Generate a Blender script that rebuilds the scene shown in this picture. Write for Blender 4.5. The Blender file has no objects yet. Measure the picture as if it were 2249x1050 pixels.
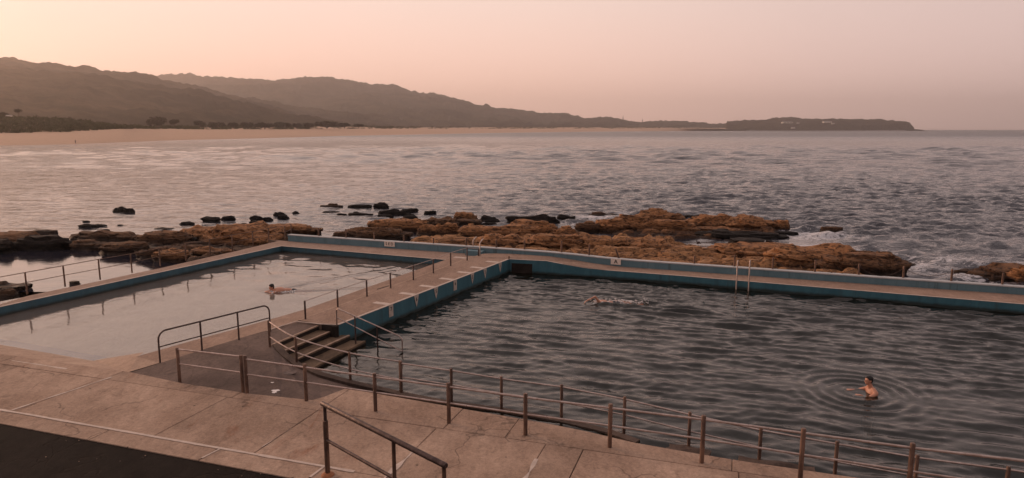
import bpy, bmesh, math, random
import numpy as np
from mathutils.geometry import tessellate_polygon
from mathutils import Vector, Matrix, noise as mn
random.seed(7); rng = np.random.default_rng(7)
S = bpy.context.scene
C = S.collection
R = math.radians
# ------------------------------------------------------------------ camera, light, exposure
H, F, TH = 6.8, 1500.0, math.atan(241/1500)
cam = bpy.data.objects.new('camera', bpy.data.cameras.new('camera')); C.objects.link(cam)
cam.data.sensor_width = 36; cam.data.lens = 36*F/2249
cam.location = (0, 0, H); cam.rotation_euler = (math.pi/2 - TH, 0, 0)
cam.data.clip_start = .1; cam.data.clip_end = 60000
S.camera = cam
S.view_settings.view_transform = 'Standard'; S.view_settings.look = 'None'
S.view_settings.exposure = .36; S.view_settings.gamma = 1; S.view_settings.use_curve_mapping = False
SUN_AZ, SUN_EL = R(-58), R(15)             # azimuth from +Y towards +X
sd = bpy.data.lights.new('sun', 'SUN'); sd.energy = 1.5; sd.angle = R(24); sd.color = (1, .60, .38)
sun = bpy.data.objects.new('sun', sd); C.objects.link(sun)
sdir = Vector((math.sin(SUN_AZ)*math.cos(SUN_EL), math.cos(SUN_AZ)*math.cos(SUN_EL), math.sin(SUN_EL)))
sun.rotation_euler = sdir.to_track_quat('Z', 'Y').to_euler(); sun.location = (-60, 40, 60)
W = bpy.data.worlds.new('World'); S.world = W; W.use_nodes = True
nt = W.node_tree; nt.nodes.clear()
def N(t, ty, **k):
    n = t.nodes.new(ty)
    for a, b in k.items(): setattr(n, a, b)
    return n
def ramp(t, stops, src, interp='LINEAR'):
    r = N(t, 'ShaderNodeValToRGB'); r.color_ramp.interpolation = interp
    e = r.color_ramp.elements
    while len(e) < len(stops): e.new(.5)
    for q, (p, c) in zip(e, stops):
        q.position = p; q.color = (*c, 1) if len(c) == 3 else c
    t.links.new(src, r.inputs[0]); return r.outputs[0]
def math_(t, op, a, b=None, c=None):
    n = N(t, 'ShaderNodeMath', operation=op)
    for i, v in enumerate((a, b, c)):
        if v is None: continue
        if isinstance(v, (int, float)): n.inputs[i].default_value = v
        else: t.links.new(v, n.inputs[i])
    return n.outputs[0]
def mixc(t, f, a, b, blend='MIX'):
    n = N(t, 'ShaderNodeMix', data_type='RGBA', blend_type=blend)
    for i, v in ((0, f), (6, a), (7, b)):
        if isinstance(v, (int, float)): n.inputs[i].default_value = v
        elif isinstance(v, tuple): n.inputs[i].default_value = (*v, 1)
        else: t.links.new(v, n.inputs[i])
    return n.outputs[2]
def world():
    L = nt.links.new
    tc = N(nt, 'ShaderNodeTexCoord')
    sp = N(nt, 'ShaderNodeSeparateXYZ'); L(tc.outputs['Generated'], sp.inputs[0])
    z = sp.outputs[2]
    zz = math_(nt, 'MAXIMUM', z, 0.0)
    glow = ramp(nt, [(0, (.98, .57, .43)), (.05, (.95, .575, .44)), (.10, (.90, .585, .47)), (.19, (.78, .59, .51)), (.40, (.76, .59, .53)), (.7, (.48, .39, .37)), (1, (.42, .35, .345))], zz)
    anti = ramp(nt, [(0, (.64, .455, .42)), (.04, (.63, .455, .42)), (.10, (.58, .435, .41)), (.19, (.53, .41, .39)), (.35, (.48, .38, .365)), (.65, (.42, .35, .345)), (1, (.42, .35, .345))], zz)
    # angle round the horizon away from the afterglow
    nv = N(nt, 'ShaderNodeCombineXYZ'); L(sp.outputs[0], nv.inputs[0]); L(sp.outputs[1], nv.inputs[1])
    nn = N(nt, 'ShaderNodeVectorMath', operation='NORMALIZE'); L(nv.outputs[0], nn.inputs[0])
    d = N(nt, 'ShaderNodeVectorMath', operation='DOT_PRODUCT'); L(nn.outputs[0], d.inputs[0])
    d.inputs[1].default_value = (math.sin(R(-30)), math.cos(R(-30)), 0)
    fac = ramp(nt, [(0, (0, 0, 0)), (.28, (.05, .05, .05)), (.60, (.36, .36, .36)), (.84, (.80, .80, .80)), (1, (1, 1, 1))], math_(nt, 'MAXIMUM', d.outputs['Value'], 0.0))
    back = ramp(nt, [(0, (.45,)*3), (.35, (.60,)*3), (.62, (.95,)*3), (.7, (1,)*3)], math_(nt, 'ADD', math_(nt, 'MULTIPLY', math_(nt, 'MULTIPLY', d.outputs['Value'], math_(nt, 'SUBTRACT', 1.0, math_(nt, 'MULTIPLY', zz, .9))), .5), math_(nt, 'ADD', .5, math_(nt, 'MULTIPLY', zz, .2))))
    anti = mixc(nt, 1.0, anti, back, 'MULTIPLY')
    base = mixc(nt, fac, anti, glow)
    sky = N(nt, 'ShaderNodeTexSky', sky_type='NISHITA'); sky.sun_disc = False
    sky.sun_elevation = SUN_EL; sky.sun_rotation = SUN_AZ; sky.dust_density = 4; sky.air_density = 1.5
    b1 = N(nt, 'ShaderNodeBackground'); L(base, b1.inputs[0]); b1.inputs[1].default_value = 1.13
    b2 = N(nt, 'ShaderNodeBackground'); L(sky.outputs[0], b2.inputs[0]); b2.inputs[1].default_value = .05
    ad = N(nt, 'ShaderNodeMixShader'); ad.inputs[0].default_value = .05
    L(b1.outputs[0], ad.inputs[1]); L(b2.outputs[0], ad.inputs[2])
    o = N(nt, 'ShaderNodeOutputWorld'); L(ad.outputs[0], o.inputs[0])
world()
# ------------------------------------------------------------------ measuring and mesh helpers
ct, st = math.cos(TH), math.sin(TH)
def P(px, py, z):                                        # plan position of a point seen at (px,py) whose height is z
    a = (px-1124.5)/F; b = (py-525)/F
    t = (z-H)/(-st-b*ct)
    return Vector((a*t, (ct-b*st)*t, z))
def PD(px, py, d):                                       # the same for a far point at distance d
    a = (px-1124.5)/F; b = (py-525)/F; t = d/(ct-b*st)
    return Vector((a*t, d, H+(-st-b*ct)*t))
def ztop(y, py):
    b = (py-525)/F; return H + y*(-st-b*ct)/(ct-b*st)
def ppm(p): return F/(p.y*ct+(H-p.z)*st)                  # pixels per metre
O0 = P(0, 900, .65)
def Q(u, v, z=.65): return Vector((O0.x+.950*u+.311*v, O0.y-.311*u+.950*v, z))
def link(name, verts, faces, mat=None, parent=None, smooth=False, midx=None):
    me = bpy.data.meshes.new(name)
    me.from_pydata([tuple(v) for v in verts], [], [tuple(f) for f in faces])
    if mat is not None:
        for m in (mat if isinstance(mat, (list, tuple)) else [mat]): me.materials.append(m)
    if midx is not None: me.polygons.foreach_set('material_index', midx)
    if smooth: me.polygons.foreach_set('use_smooth', [True]*len(me.polygons))
    me.update()
    o = bpy.data.objects.new(name, me); C.objects.link(o)
    if parent: o.parent = parent
    return o
def grid_obj(name, X, Y, Z, mat, parent=None, smooth=True, keep=None, attr=None):
    n, m = X.shape
    co = np.stack([X, Y, Z], -1).reshape(-1, 3)
    i = np.arange(n*m).reshape(n, m)
    q = np.stack([i[:-1, :-1], i[:-1, 1:], i[1:, 1:], i[1:, :-1]], -1).reshape(-1, 4)
    if keep is not None:
        k = keep.reshape(-1)[q].all(1); q = q[k]
    used = np.zeros(n*m, bool); used[q.ravel()] = True
    rem = np.cumsum(used)-1; q = rem[q]; co = co[used]
    me = bpy.data.meshes.new(name)
    me.vertices.add(len(co)); me.vertices.foreach_set('co', co.astype('f').ravel())
    me.loops.add(q.size); me.loops.foreach_set('vertex_index', q.astype('i').ravel())
    me.polygons.add(len(q)); me.polygons.foreach_set('loop_start', np.arange(0, q.size, 4, dtype='i'))
    me.polygons.foreach_set('loop_total', np.full(len(q), 4, dtype='i'))
    me.polygons.foreach_set('use_smooth', np.full(len(q), smooth))
    me.update(calc_edges=True); me.validate()
    if mat: me.materials.append(mat)
    if attr is not None:
        for an, av in attr.items():
            a = me.attributes.new(an, 'FLOAT', 'POINT'); a.data.foreach_set('value', av.reshape(-1)[used].astype('f'))
    o = bpy.data.objects.new(name, me); C.objects.link(o)
    if parent: o.parent = parent
    return o
class MB:
    def __init__(s): s.v = []; s.f = []
    def add(s, v, f):
        b = len(s.v); s.v += [tuple(q) for q in v]; s.f += [tuple(b+i for i in q) for q in f]; return s
    def tube(s, pts, r, n=10, caps=True):
        pts = [Vector(p) for p in pts]; rs = r if isinstance(r, (list, tuple)) else [r]*len(pts)
        v = []; f = []; prev = None
        for i, p in enumerate(pts):
            t = (pts[min(i+1, len(pts)-1)]-pts[max(i-1, 0)]).normalized()
            a = (Vector((0, 0, 1)) if abs(t.z) < .9 else Vector((1, 0, 0)))
            if prev is not None: a = prev
            x = (a-t*a.dot(t)).normalized(); prev = x; y = t.cross(x)
            for k in range(n):
                w = 2*math.pi*k/n; v.append(p+(x*math.cos(w)+y*math.sin(w))*rs[i])
        for i in range(len(pts)-1):
            for k in range(n):
                f.append((i*n+k, i*n+(k+1) % n, (i+1)*n+(k+1) % n, (i+1)*n+k))
        if caps: f += [tuple(range(n))[::-1], tuple(range((len(pts)-1)*n, len(pts)*n))]
        return s.add(v, f)
    def box(s, c, sz, ang=0):
        c = Vector(c); v = []
        for dz in (-1, 1):
            for dx, dy in ((-1, -1), (1, -1), (1, 1), (-1, 1)):
                x, y = dx*sz[0]/2, dy*sz[1]/2
                v.append((c.x+x*math.cos(ang)-y*math.sin(ang), c.y+x*math.sin(ang)+y*math.cos(ang), c.z+dz*sz[2]/2))
        return s.add(v, [(3, 2, 1, 0), (4, 5, 6, 7), (0, 1, 5, 4), (1, 2, 6, 5), (2, 3, 7, 6), (3, 0, 4, 7)])
    def prism(s, pts, zb):                                # pts with own top z
        n = len(pts); v = [tuple(p) for p in pts]+[(p[0], p[1], zb) for p in pts]
        return s.add(v, [tuple(range(n)), tuple(range(2*n-1, n-1, -1))]+[(i, i+n, (i+1) % n+n, (i+1) % n) for i in range(n)])
    def ell(s, c, r, rot=None, n=10):
        v = []; f = []
        for i in range(1, n):
            for k in range(2*n):
                a = math.pi*i/n; b = math.pi*k/n
                p = Vector((r[0]*math.sin(a)*math.cos(b), r[1]*math.sin(a)*math.sin(b), r[2]*math.cos(a)))
                if rot: p = rot @ p
                v.append(Vector(c)+p)
        top = Vector((0, 0, r[2])); 
        if rot: top = rot @ top
        v += [Vector(c)+top, Vector(c)-top]; m = 2*n; T = len(v)-2
        for i in range(n-2):
            for k in range(m): f.append((i*m+k, (i+1)*m+k, (i+1)*m+(k+1) % m, i*m+(k+1) % m))
        for k in range(m):
            f.append((T, k, (k+1) % m)); f.append((T+1, (n-2)*m+(k+1) % m, (n-2)*m+k))
        return s.add(v, f)
    def build(s, name, mat, parent=None, smooth=False):
        o = link(name, s.v, s.f, mat, parent, smooth)
        return o
def autosmooth(o, ang=40):
    bm = bmesh.new(); bm.from_mesh(o.data); bmesh.ops.recalc_face_normals(bm, faces=bm.faces)
    for f in bm.faces: f.smooth = True
    for e in bm.edges:
        if len(e.link_faces) == 2 and e.calc_face_angle(0) > R(ang): e.smooth = False
    bm.to_mesh(o.data); bm.free(); return o
def tag(o, label=None, cat=None, group=None, kind=None):
    if label: o['label'] = label
    if cat: o['category'] = cat
    if group: o['group'] = group
    if kind: o['kind'] = kind
    return o
def empty(name, loc=(0, 0, 0), **k):
    o = bpy.data.objects.new(name, None); C.objects.link(o); o.location = loc; o.empty_display_size = .3; tag(o, **k)
    bpy.context.view_layer.update(); return o
def child(o, root):                                       # parent while keeping world coordinates
    o.parent = root; o.matrix_parent_inverse = Matrix.Translation(-Vector(root.location)); return o
# ------------------------------------------------------------------ materials
def mat(name):
    m = bpy.data.materials.new(name); m.use_nodes = True; t = m.node_tree
    return m, t, t.nodes['Principled BSDF'], t.links.new
def pos(t, scale=(1, 1, 1), rotz=0):
    g = N(t, 'ShaderNodeNewGeometry'); mp = N(t, 'ShaderNodeMapping')
    mp.inputs['Scale'].default_value = scale; mp.inputs['Rotation'].default_value = (0, 0, rotz)
    t.links.new(g.outputs['Position'], mp.inputs[0]); return mp.outputs[0]
def noise(t, v, sc, det=6, rough=.6, dist=0):
    n = N(t, 'ShaderNodeTexNoise'); n.inputs['Scale'].default_value = sc; n.inputs['Detail'].default_value = det
    n.inputs['Roughness'].default_value = rough; n.inputs['Distortion'].default_value = dist
    t.links.new(v, n.inputs['Vector']); return n.outputs[0]
def bump(t, h, dist, strength=1, nrm=None):
    b = N(t, 'ShaderNodeBump'); b.inputs['Distance'].default_value = dist; b.inputs['Strength'].default_value = strength
    t.links.new(h, b.inputs['Height'])
    if nrm: t.links.new(nrm, b.inputs['Normal'])
    return b.outputs[0]
def plain(name, col, rough=.6, metal=0, var=.15, sc=8, spec=.5):
    m, t, p, L = mat(name)
    n = noise(t, pos(t), sc)
    L(mixc(t, n, tuple(c*(1-var*1.6) for c in col), tuple(min(1, c*(1+var*1.6)) for c in col)), p.inputs['Base Color'])
    p.inputs['Roughness'].default_value = rough; p.inputs['Metallic'].default_value = metal
    p.inputs['Specular IOR Level'].default_value = spec
    return m
def concrete(name, c1, c2, stain=(.09, .055, .04), st_amt=.5, cracks=.7, rust=0., rough=.85, slabvar=.12, bmp=.012):
    m, t, p, L = mat(name); v = pos(t); vs = pos(t, (1, .33, 1), R(18))
    big = noise(t, v, .45, 4, .55, .3); mid = noise(t, vs, 2.2, 8, .65, .5); fine = noise(t, v, 38, 5, .7)
    col = mixc(t, ramp(t, [(.3, (0,)*3), (.7, (1,)*3)], mid), c1, c2)
    col = mixc(t, math_(t, 'MULTIPLY', ramp(t, [(.42, (0,)*3), (.72, (1,)*3)], big), st_amt), col, stain)
    blot = noise(t, v, 1.3, 9, .72, 1.2)
    col = mixc(t, math_(t, 'MULTIPLY', ramp(t, [(.55, (0,)*3), (.68, (1,)*3)], blot), st_amt*.8), col, stain)
    # small dark spots of lichen and gum
    vo = N(t, 'ShaderNodeTexVoronoi'); vo.inputs['Scale'].default_value = 2.6; L(v, vo.inputs['Vector'])
    spot = ramp(t, [(.0, (1,)*3), (.045, (1,)*3), (.075, (0,)*3)], math_(t, 'ADD', vo.outputs['Distance'], math_(t, 'MULTIPLY', math_(t, 'SUBTRACT', fine, .5), .10)))
    keep = ramp(t, [(.60, (0,)*3), (.62, (1,)*3)], vo.outputs['Color'])
    col = mixc(t, math_(t, 'MULTIPLY', math_(t, 'MULTIPLY', spot, keep), .75), col, (.03, .02, .016))
    # cracks
    wv = N(t, 'ShaderNodeVectorMath', operation='ADD'); L(v, wv.inputs[0])
    wn = N(t, 'ShaderNodeTexNoise'); wn.inputs['Scale'].default_value = 1.7; L(v, wn.inputs['Vector']); L(wn.outputs['Color'], wv.inputs[1])
    vc = N(t, 'ShaderNodeTexVoronoi', feature='DISTANCE_TO_EDGE'); vc.inputs['Scale'].default_value = .33; L(wv.outputs[0], vc.inputs['Vector'])
    ck = ramp(t, [(0, (1,)*3), (.004, (1,)*3), (.009, (0,)*3)], vc.outputs['Distance'])
    ck = math_(t, 'MULTIPLY', math_(t, 'MULTIPLY', ck, cracks), ramp(t, [(.45, (0,)*3), (.55, (1,)*3)], noise(t, v, .8, 2)))
    col = mixc(t, ck, col, (.02, .013, .01))
    if rust:
        rn = noise(t, vs, .9, 7, .7, 1.5)
        col = mixc(t, math_(t, 'MULTIPLY', ramp(t, [(.60, (0,)*3), (.70, (1,)*3)], rn), rust), col, (.20, .07, .03))
    mot = noise(t, pos(t, (1, .45, 1), R(18)), 5.5, 7, .75, .8); mot2 = noise(t, v, 15, 4, .7)
    col = mixc(t, 1.0, col, ramp(t, [(.32, (.80,)*3), (.5, (1,)*3), (.68, (1.12,)*3)], mot), 'MULTIPLY')
    col = mixc(t, 1.0, col, ramp(t, [(.3, (.80,)*3), (.6, (1.08,)*3)], mot2), 'MULTIPLY')
    oi = N(t, 'ShaderNodeObjectInfo')
    col = mixc(t, 1.0, col, ramp(t, [(0, (1-slabvar,)*3), (1, (1+slabvar,)*3)], oi.outputs['Random']), 'MULTIPLY')
    g = ramp(t, [(.2, (.72,)*3), (.8, (1.2,)*3)], fine)
    col = mixc(t, 1.0, col, g, 'MULTIPLY')
    L(col, p.inputs['Base Color']); p.inputs['Roughness'].default_value = rough; p.inputs['Specular IOR Level'].default_value = .05 if name == 'asphalt' else .2
    h = math_(t, 'ADD', math_(t, 'MULTIPLY', fine, .35), math_(t, 'SUBTRACT', mid, math_(t, 'MULTIPLY', ck, 1.2)))
    L(bump(t, h, bmp, .8), p.inputs['Normal'])
    return m
def blue(name, c1, c2, wz=None, algae=(.012, .018, .014)):
    m, t, p, L = mat(name); v = pos(t); vv = pos(t, (1, 1, .25))
    a = noise(t, vv, 2.3, 8, .7, .6); b = noise(t, v, 9, 8, .75)
    col = mixc(t, ramp(t, [(.35, (0,)*3), (.65, (1,)*3)], a), c1, c2)
    col = mixc(t, math_(t, 'MULTIPLY', ramp(t, [(.62, (0,)*3), (.70, (1,)*3)], b), .6), col, (.16, .16, .15))
    dr = noise(t, pos(t, (1, 1, .08)), 3.1, 6, .7)
    col = mixc(t, math_(t, 'MULTIPLY', ramp(t, [(.56, (0,)*3), (.68, (1,)*3)], dr), .55), col, (.03, .045, .045))
    if wz is not None:
        s = N(t, 'ShaderNodeSeparateXYZ'); L(v, s.inputs[0])
        zz = math_(t, 'ADD', s.outputs[2], math_(t, 'MULTIPLY', math_(t, 'SUBTRACT', noise(t, v, 3.5, 6), .5), .14))
        f = N(t, 'ShaderNodeMapRange'); f.inputs['From Min'].default_value = wz+.03; f.inputs['From Max'].default_value = wz+.14
        f.inputs['To Min'].default_value = .93; f.inputs['To Max'].default_value = 0; L(zz, f.inputs['Value'])
        col = mixc(t, f.outputs[0], col, algae)
    L(col, p.inputs['Base Color']); p.inputs['Roughness'].default_value = .6
    L(bump(t, b, .01, .6), p.inputs['Normal']); return m
def metal(name, c1, c2, rough=.42, m_=.75):
    m, t, p, L = mat(name); v = pos(t)
    n = noise(t, v, 14, 6, .7); n2 = noise(t, pos(t, (1, 1, .4)), 5, 6, .7)
    L(mixc(t, ramp(t, [(.42, (0,)*3), (.62, (1,)*3)], n2), c1, c2), p.inputs['Base Color'])
    p.inputs['Metallic'].default_value = m_
    L(ramp(t, [(.3, (rough-.12,)*3), (.7, (rough+.2,)*3)], n), p.inputs['Roughness'])
    return m
def rockmat(name, top, mid, dark, wet_z=(.0, .35), sc=1.):
    m, t, p, L = mat(name); v = pos(t); vb = pos(t, (1, 1, 3.2))
    a = noise(t, vb, .9*sc, 9, .68, .8); b = noise(t, v, 5*sc, 10, .72); c = noise(t, vb, 2.4*sc, 6, .6, 1.5)
    col = mixc(t, ramp(t, [(.34, (0,)*3), (.64, (1,)*3)], a), mid, top)
    col = mixc(t, math_(t, 'MULTIPLY', ramp(t, [(.50, (0,)*3), (.58, (1,)*3)], c), .85), col, dark)
    vo = N(t, 'ShaderNodeTexVoronoi'); vo.inputs['Scale'].default_value = 1.6; L(v, vo.inputs['Vector'])
    pit = ramp(t, [(0, (1,)*3), (.10, (1,)*3), (.2, (0,)*3)], math_(t, 'ADD', vo.outputs['Distance'], math_(t, 'MULTIPLY', math_(t, 'SUBTRACT', b, .5), .3)))
    pk = math_(t, 'MULTIPLY', pit, ramp(t, [(.62, (0,)*3), (.65, (1,)*3)], vo.outputs['Color']))
    s = N(t, 'ShaderNodeSeparateXYZ'); L(v, s.inputs[0])
    zz = math_(t, 'ADD', s.outputs[2], math_(t, 'MULTIPLY', math_(t, 'SUBTRACT', a, .5), .5))
    f = N(t, 'ShaderNodeMapRange'); f.inputs['From Min'].default_value = wet_z[0]; f.inputs['From Max'].default_value = wet_z[1]
    f.inputs['To Min'].default_value = .92; f.inputs['To Max'].default_value = 0; L(zz, f.inputs['Value'])
    col = mixc(t, f.outputs[0], col, tuple(q*.55 for q in dark))
    col = mixc(t, math_(t, 'MULTIPLY', pk, .7), col, dark)
    L(col, p.inputs['Base Color'])
    rr = N(t, 'ShaderNodeMapRange'); rr.inputs['From Min'].default_value = wet_z[0]-.1; rr.inputs['From Max'].default_value = wet_z[0]+.12
    rr.inputs['To Min'].default_value = .45; rr.inputs['To Max'].default_value = .9; L(zz, rr.inputs['Value']); L(rr.outputs[0], p.inputs['Roughness'])
    p.inputs['Specular IOR Level'].default_value = .3
    h = math_(t, 'SUBTRACT', math_(t, 'ADD', math_(t, 'MULTIPLY', a, 1.1), math_(t, 'MULTIPLY', b, .5)), math_(t, 'MULTIPLY', pk, .5))
    L(bump(t, h, .24, 1.), p.inputs['Normal']); return m
def watermat(name, tint, dirt, dirt_amt, ior=1.5, rough=.015, bsc=3., bd=.006):
    m, t, p, L = mat(name); t.nodes.remove(p)
    out = t.nodes['Material Output']
    v = pos(t, (1, 1.8, 1), R(-12))
    nb = bump(t, noise(t, v, bsc, 5, .5, .4), bd, 1)
    fr = N(t, 'ShaderNodeFresnel'); fr.inputs[0].default_value = ior; L(nb, fr.inputs['Normal'])
    tr = N(t, 'ShaderNodeBsdfTransparent'); tr.inputs[0].default_value = (*tint, 1)
    df = N(t, 'ShaderNodeBsdfDiffuse'); df.inputs[0].default_value = (*dirt, 1)
    ms = N(t, 'ShaderNodeMixShader'); ms.inputs[0].default_value = dirt_amt; L(tr.outputs[0], ms.inputs[1]); L(df.outputs[0], ms.inputs[2])
    gl = N(t, 'ShaderNodeBsdfGlossy'); gl.inputs['Roughness'].default_value = rough; L(nb, gl.inputs['Normal'])
    mx = N(t, 'ShaderNodeMixShader'); L(fr.outputs[0], mx.inputs[0]); L(ms.outputs[0], mx.inputs[1]); L(gl.outputs[0], mx.inputs[2])
    L(mx.outputs[0], out.inputs[0]); return m
def seamat():
    m, t, p, L = mat('sea_water'); v = pos(t, (1, 1.6, 1), R(8))
    n1 = math_(t, 'ADD', noise(t, v, 1.9, 4, .6, .6), math_(t, 'ADD', math_(t, 'MULTIPLY', noise(t, v, .62, 3, .5, .4), 2.6), math_(t, 'MULTIPLY', noise(t, v, .22, 2, .5, .3), 4.5)))
    am = N(t, 'ShaderNodeAttribute', attribute_name='chop')
    b = N(t, 'ShaderNodeBump'); L(n1, b.inputs['Height']); L(math_(t, 'MULTIPLY', am.outputs['Fac'], .15), b.inputs['Distance'])
    at = N(t, 'ShaderNodeAttribute', attribute_name='foam')
    fn = noise(t, pos(t, (1, 1.7, 1), R(-20)), 1.5, 9, .72, 1.6); fn2 = noise(t, v, 9, 4, .7)
    ff = math_(t, 'SUBTRACT', math_(t, 'ADD', math_(t, 'ADD', fn, math_(t, 'MULTIPLY', math_(t, 'SUBTRACT', fn2, .5), .25)), math_(t, 'MULTIPLY', at.outputs['Fac'], .42)), .80)
    fm = ramp(t, [(0, (0,)*3), (.10, (.75,)*3), (.22, (1,)*3)], ff)
    L(mixc(t, fm, (.022, .022, .032), (.66, .64, .66)), p.inputs['Base Color'])
    ra = N(t, 'ShaderNodeAttribute', attribute_name='rough'); L(math_(t, 'ADD', ra.outputs['Fac'], ramp(t, [(0, (.07,)*3), (1, (.7,)*3)], fm)), p.inputs['Roughness'])
    p.inputs['IOR'].default_value = 1.65; L(b.outputs[0], p.inputs['Normal']); return m
M = {}
M['slab'] = concrete('promenade_concrete', (.335, .228, .168), (.45, .32, .242), stain=(.17, .105, .073), st_amt=.6, rust=.5, cracks=.4)
M['base'] = concrete('old_concrete', (.14, .10, .078), (.2, .145, .115), st_amt=.6)
M['deck'] = concrete('deck_concrete', (.28, .187, .138), (.36, .248, .19), stain=(.17, .105, .078), st_amt=.35, cracks=.15, rust=.18, slabvar=0, bmp=.006)
M['deckf'] = concrete('seaside_deck_concrete', (.30, .205, .16), (.37, .265, .21), stain=(.2, .13, .1), st_amt=.35, cracks=.2, rust=.2, slabvar=0, bmp=.006)
M['dark'] = concrete('wet_dark_concrete', (.125, .087, .073), (.18, .127, .107), stain=(.045, .03, .026), st_amt=.75, cracks=.25, slabvar=0)
M['kerb'] = concrete('kerb_concrete', (.085, .058, .046), (.14, .098, .078), stain=(.03, .02, .016), st_amt=.8, cracks=.2, slabvar=0)
M['step'] = concrete('step_concrete', (.13, .085, .055), (.26, .175, .115), stain=(.045, .03, .02), st_amt=.8, cracks=0, slabvar=0)
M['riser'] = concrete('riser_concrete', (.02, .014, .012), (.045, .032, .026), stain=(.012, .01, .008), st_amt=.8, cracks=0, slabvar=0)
M['pale'] = concrete('pale_ramp_concrete', (.36, .25, .185), (.46, .33, .25), stain=(.25, .16, .12), st_amt=.3, cracks=.3, slabvar=0)
M['floor_big'] = concrete('pool_bed', (.022, .026, .02), (.05, .052, .04), stain=(.015, .02, .015), st_amt=.6, cracks=0, slabvar=0)
M['floor_small'] = concrete('shallow_pool_bed', (.54, .45, .39), (.64, .54, .47), stain=(.43, .37, .32), st_amt=.4, cracks=0, slabvar=0)
M['asphalt'] = concrete('asphalt', (.010, .008, .0075), (.021, .017, .015), stain=(.034, .026, .022), st_amt=.4, cracks=.3, slabvar=0, bmp=.03)
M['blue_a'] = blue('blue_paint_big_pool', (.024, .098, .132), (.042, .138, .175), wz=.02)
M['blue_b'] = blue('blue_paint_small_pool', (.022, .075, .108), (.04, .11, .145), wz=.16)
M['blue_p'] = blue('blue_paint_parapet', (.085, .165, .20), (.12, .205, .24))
M['coping'] = plain('skylit_coping', (.42, .42, .42), .6, var=.2, sc=5)  # paler than the wall face: sky reflected on the top is in the colour
M['white'] = plain('worn_white_paint', (.50, .40, .34), .7, var=.3, sc=6)
M['stripe'] = plain('submerged_blue_paint', (.07, .11, .25), .6, var=.2, sc=3)
M['black'] = plain('black_lettering', (.015, .013, .012), .6)
M['rust'] = metal('weathered_bronze_post', (.095, .056, .042), (.22, .13, .092), .5, .55)
M['steel'] = metal('worn_steel_rail', (.36, .27, .235), (.50, .40, .36), .34, .8)
M['darksteel'] = metal('dark_steel', (.06, .038, .034), (.12, .08, .07), .5, .6)
M['bright'] = metal('bright_steel', (.45, .36, .32), (.34, .26, .22), .35, .85)
M['rustfoot'] = plain('rusty_flange', (.32, .12, .05), .8, var=.3, sc=20)
M['rock_o'] = rockmat('orange_sandstone', (.42, .205, .092), (.27, .122, .052), (.045, .021, .013), (-.15, .30))
M['rock_b'] = rockmat('brown_sandstone', (.30, .155, .078), (.17, .08, .04), (.03, .017, .012), (-.1, .6))
M['rock_d'] = rockmat('wet_dark_rock', (.035, .024, .02), (.02, .014, .012), (.010, .008, .007), (-.3, .5))
M['shelf'] = rockmat('shelf_sandstone', (.46, .245, .118), (.32, .155, .068), (.08, .04, .024), (-.3, -.1))
M['water_big'] = watermat('pool_water', (.40, .46, .40), (.02, .0195, .013), .3, ior=1.5, bsc=3.4, bd=.008)
M['water_small'] = watermat('shallow_pool_water', (.90, .90, .87), (.54, .44, .38), .24, ior=1.85, bsc=2.6, bd=.004)
M['sea'] = seamat()
M['skin'] = plain('skin', (.50, .235, .15), .45, var=.12, sc=9)
M['hair'] = plain('dark_hair', (.012, .009, .008), .5)
M['trunks'] = plain('dark_trunks', (.015, .018, .03), .7)
M['foam'] = plain('foam', (.75, .70, .68), .7, var=.1, sc=12)
M['sand'] = concrete('beach_sand', (.50, .335, .235), (.58, .395, .285), stain=(.42, .275, .19), st_amt=.4, cracks=0, slabvar=0, bmp=.3)
M['scrub'] = plain('dune_scrub', (.055, .058, .026), .9, var=.5, sc=.35, spec=.1)
M['leaf'] = plain('dark_leaves', (.030, .026, .014), .9, var=.45, sc=.8, spec=.1)
M['bark'] = plain('bark', (.07, .045, .03), .9)
def hillmat(name, c1, c2):
    m, t, p, L = mat(name); v = pos(t)
    a = noise(t, v, .006, 9, .66, .8); b = noise(t, v, .035, 7, .72)
    col = mixc(t, ramp(t, [(.4, (0,)*3), (.62, (1,)*3)], a), c1, c2)
    L(mixc(t, 1., col, ramp(t, [(.25, (.45,)*3), (.75, (1.5,)*3)], b), 'MULTIPLY'), p.inputs['Base Color'])
    p.inputs['Roughness'].default_value = 1; p.inputs['Specular IOR Level'].default_value = 0
    L(bump(t, b, 22, 1.), p.inputs['Normal']); return m
M['hill'] = hillmat('forest_slope', (.022, .02, .012), (.085, .065, .04))
M['head'] = hillmat('headland_scrub', (.06, .045, .03), (.10, .075, .05))
M['wallw'] = plain('white_wall', (.8, .74, .66), .7)
M['roof'] = plain('grey_roof', (.3, .28, .27), .7)
M['glassd'] = plain('window_glass', (.03, .03, .035), .15)
# ------------------------------------------------------------------ wave fields
def waves(X, Y, comps, rng_, maxl=None, sharp=.9):
    Z = np.zeros_like(X)
    for (lam, amp, ang, ph) in comps:
        k = 2*math.pi/lam
        A = amp if maxl is None else amp*np.clip((lam/maxl-2.)/2., 0, 1)
        p = k*(X*math.cos(ang)+Y*math.sin(ang))+ph
        Z += A*(np.exp(sharp*(np.sin(p)-1))*2-.9)*.8*(sharp/.9)**.15
    return Z
def comp(n, l0, l1, slope, ang, spread, seed):
    r = np.random.default_rng(seed); out = []
    for i in range(n):
        lam = l0*(l1/l0)**r.random(); out.append((lam, slope*lam/(2*math.pi)*(.6+.8*r.random())/math.sqrt(n)*1.4, ang+r.normal()*spread, r.random()*6.28))
    return out
PA, PB = Vector((-12.67, 38.39, 0)), Vector((20.09, 26.11, 0))      # parapet front line
PD_ = (PB-PA).normalized(); PN = Vector((-PD_.y, PD_.x, 0))
LA, LB = P(-400, 790, .5), P(575, 538, .5)                            # outer edge of the left deck
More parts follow.
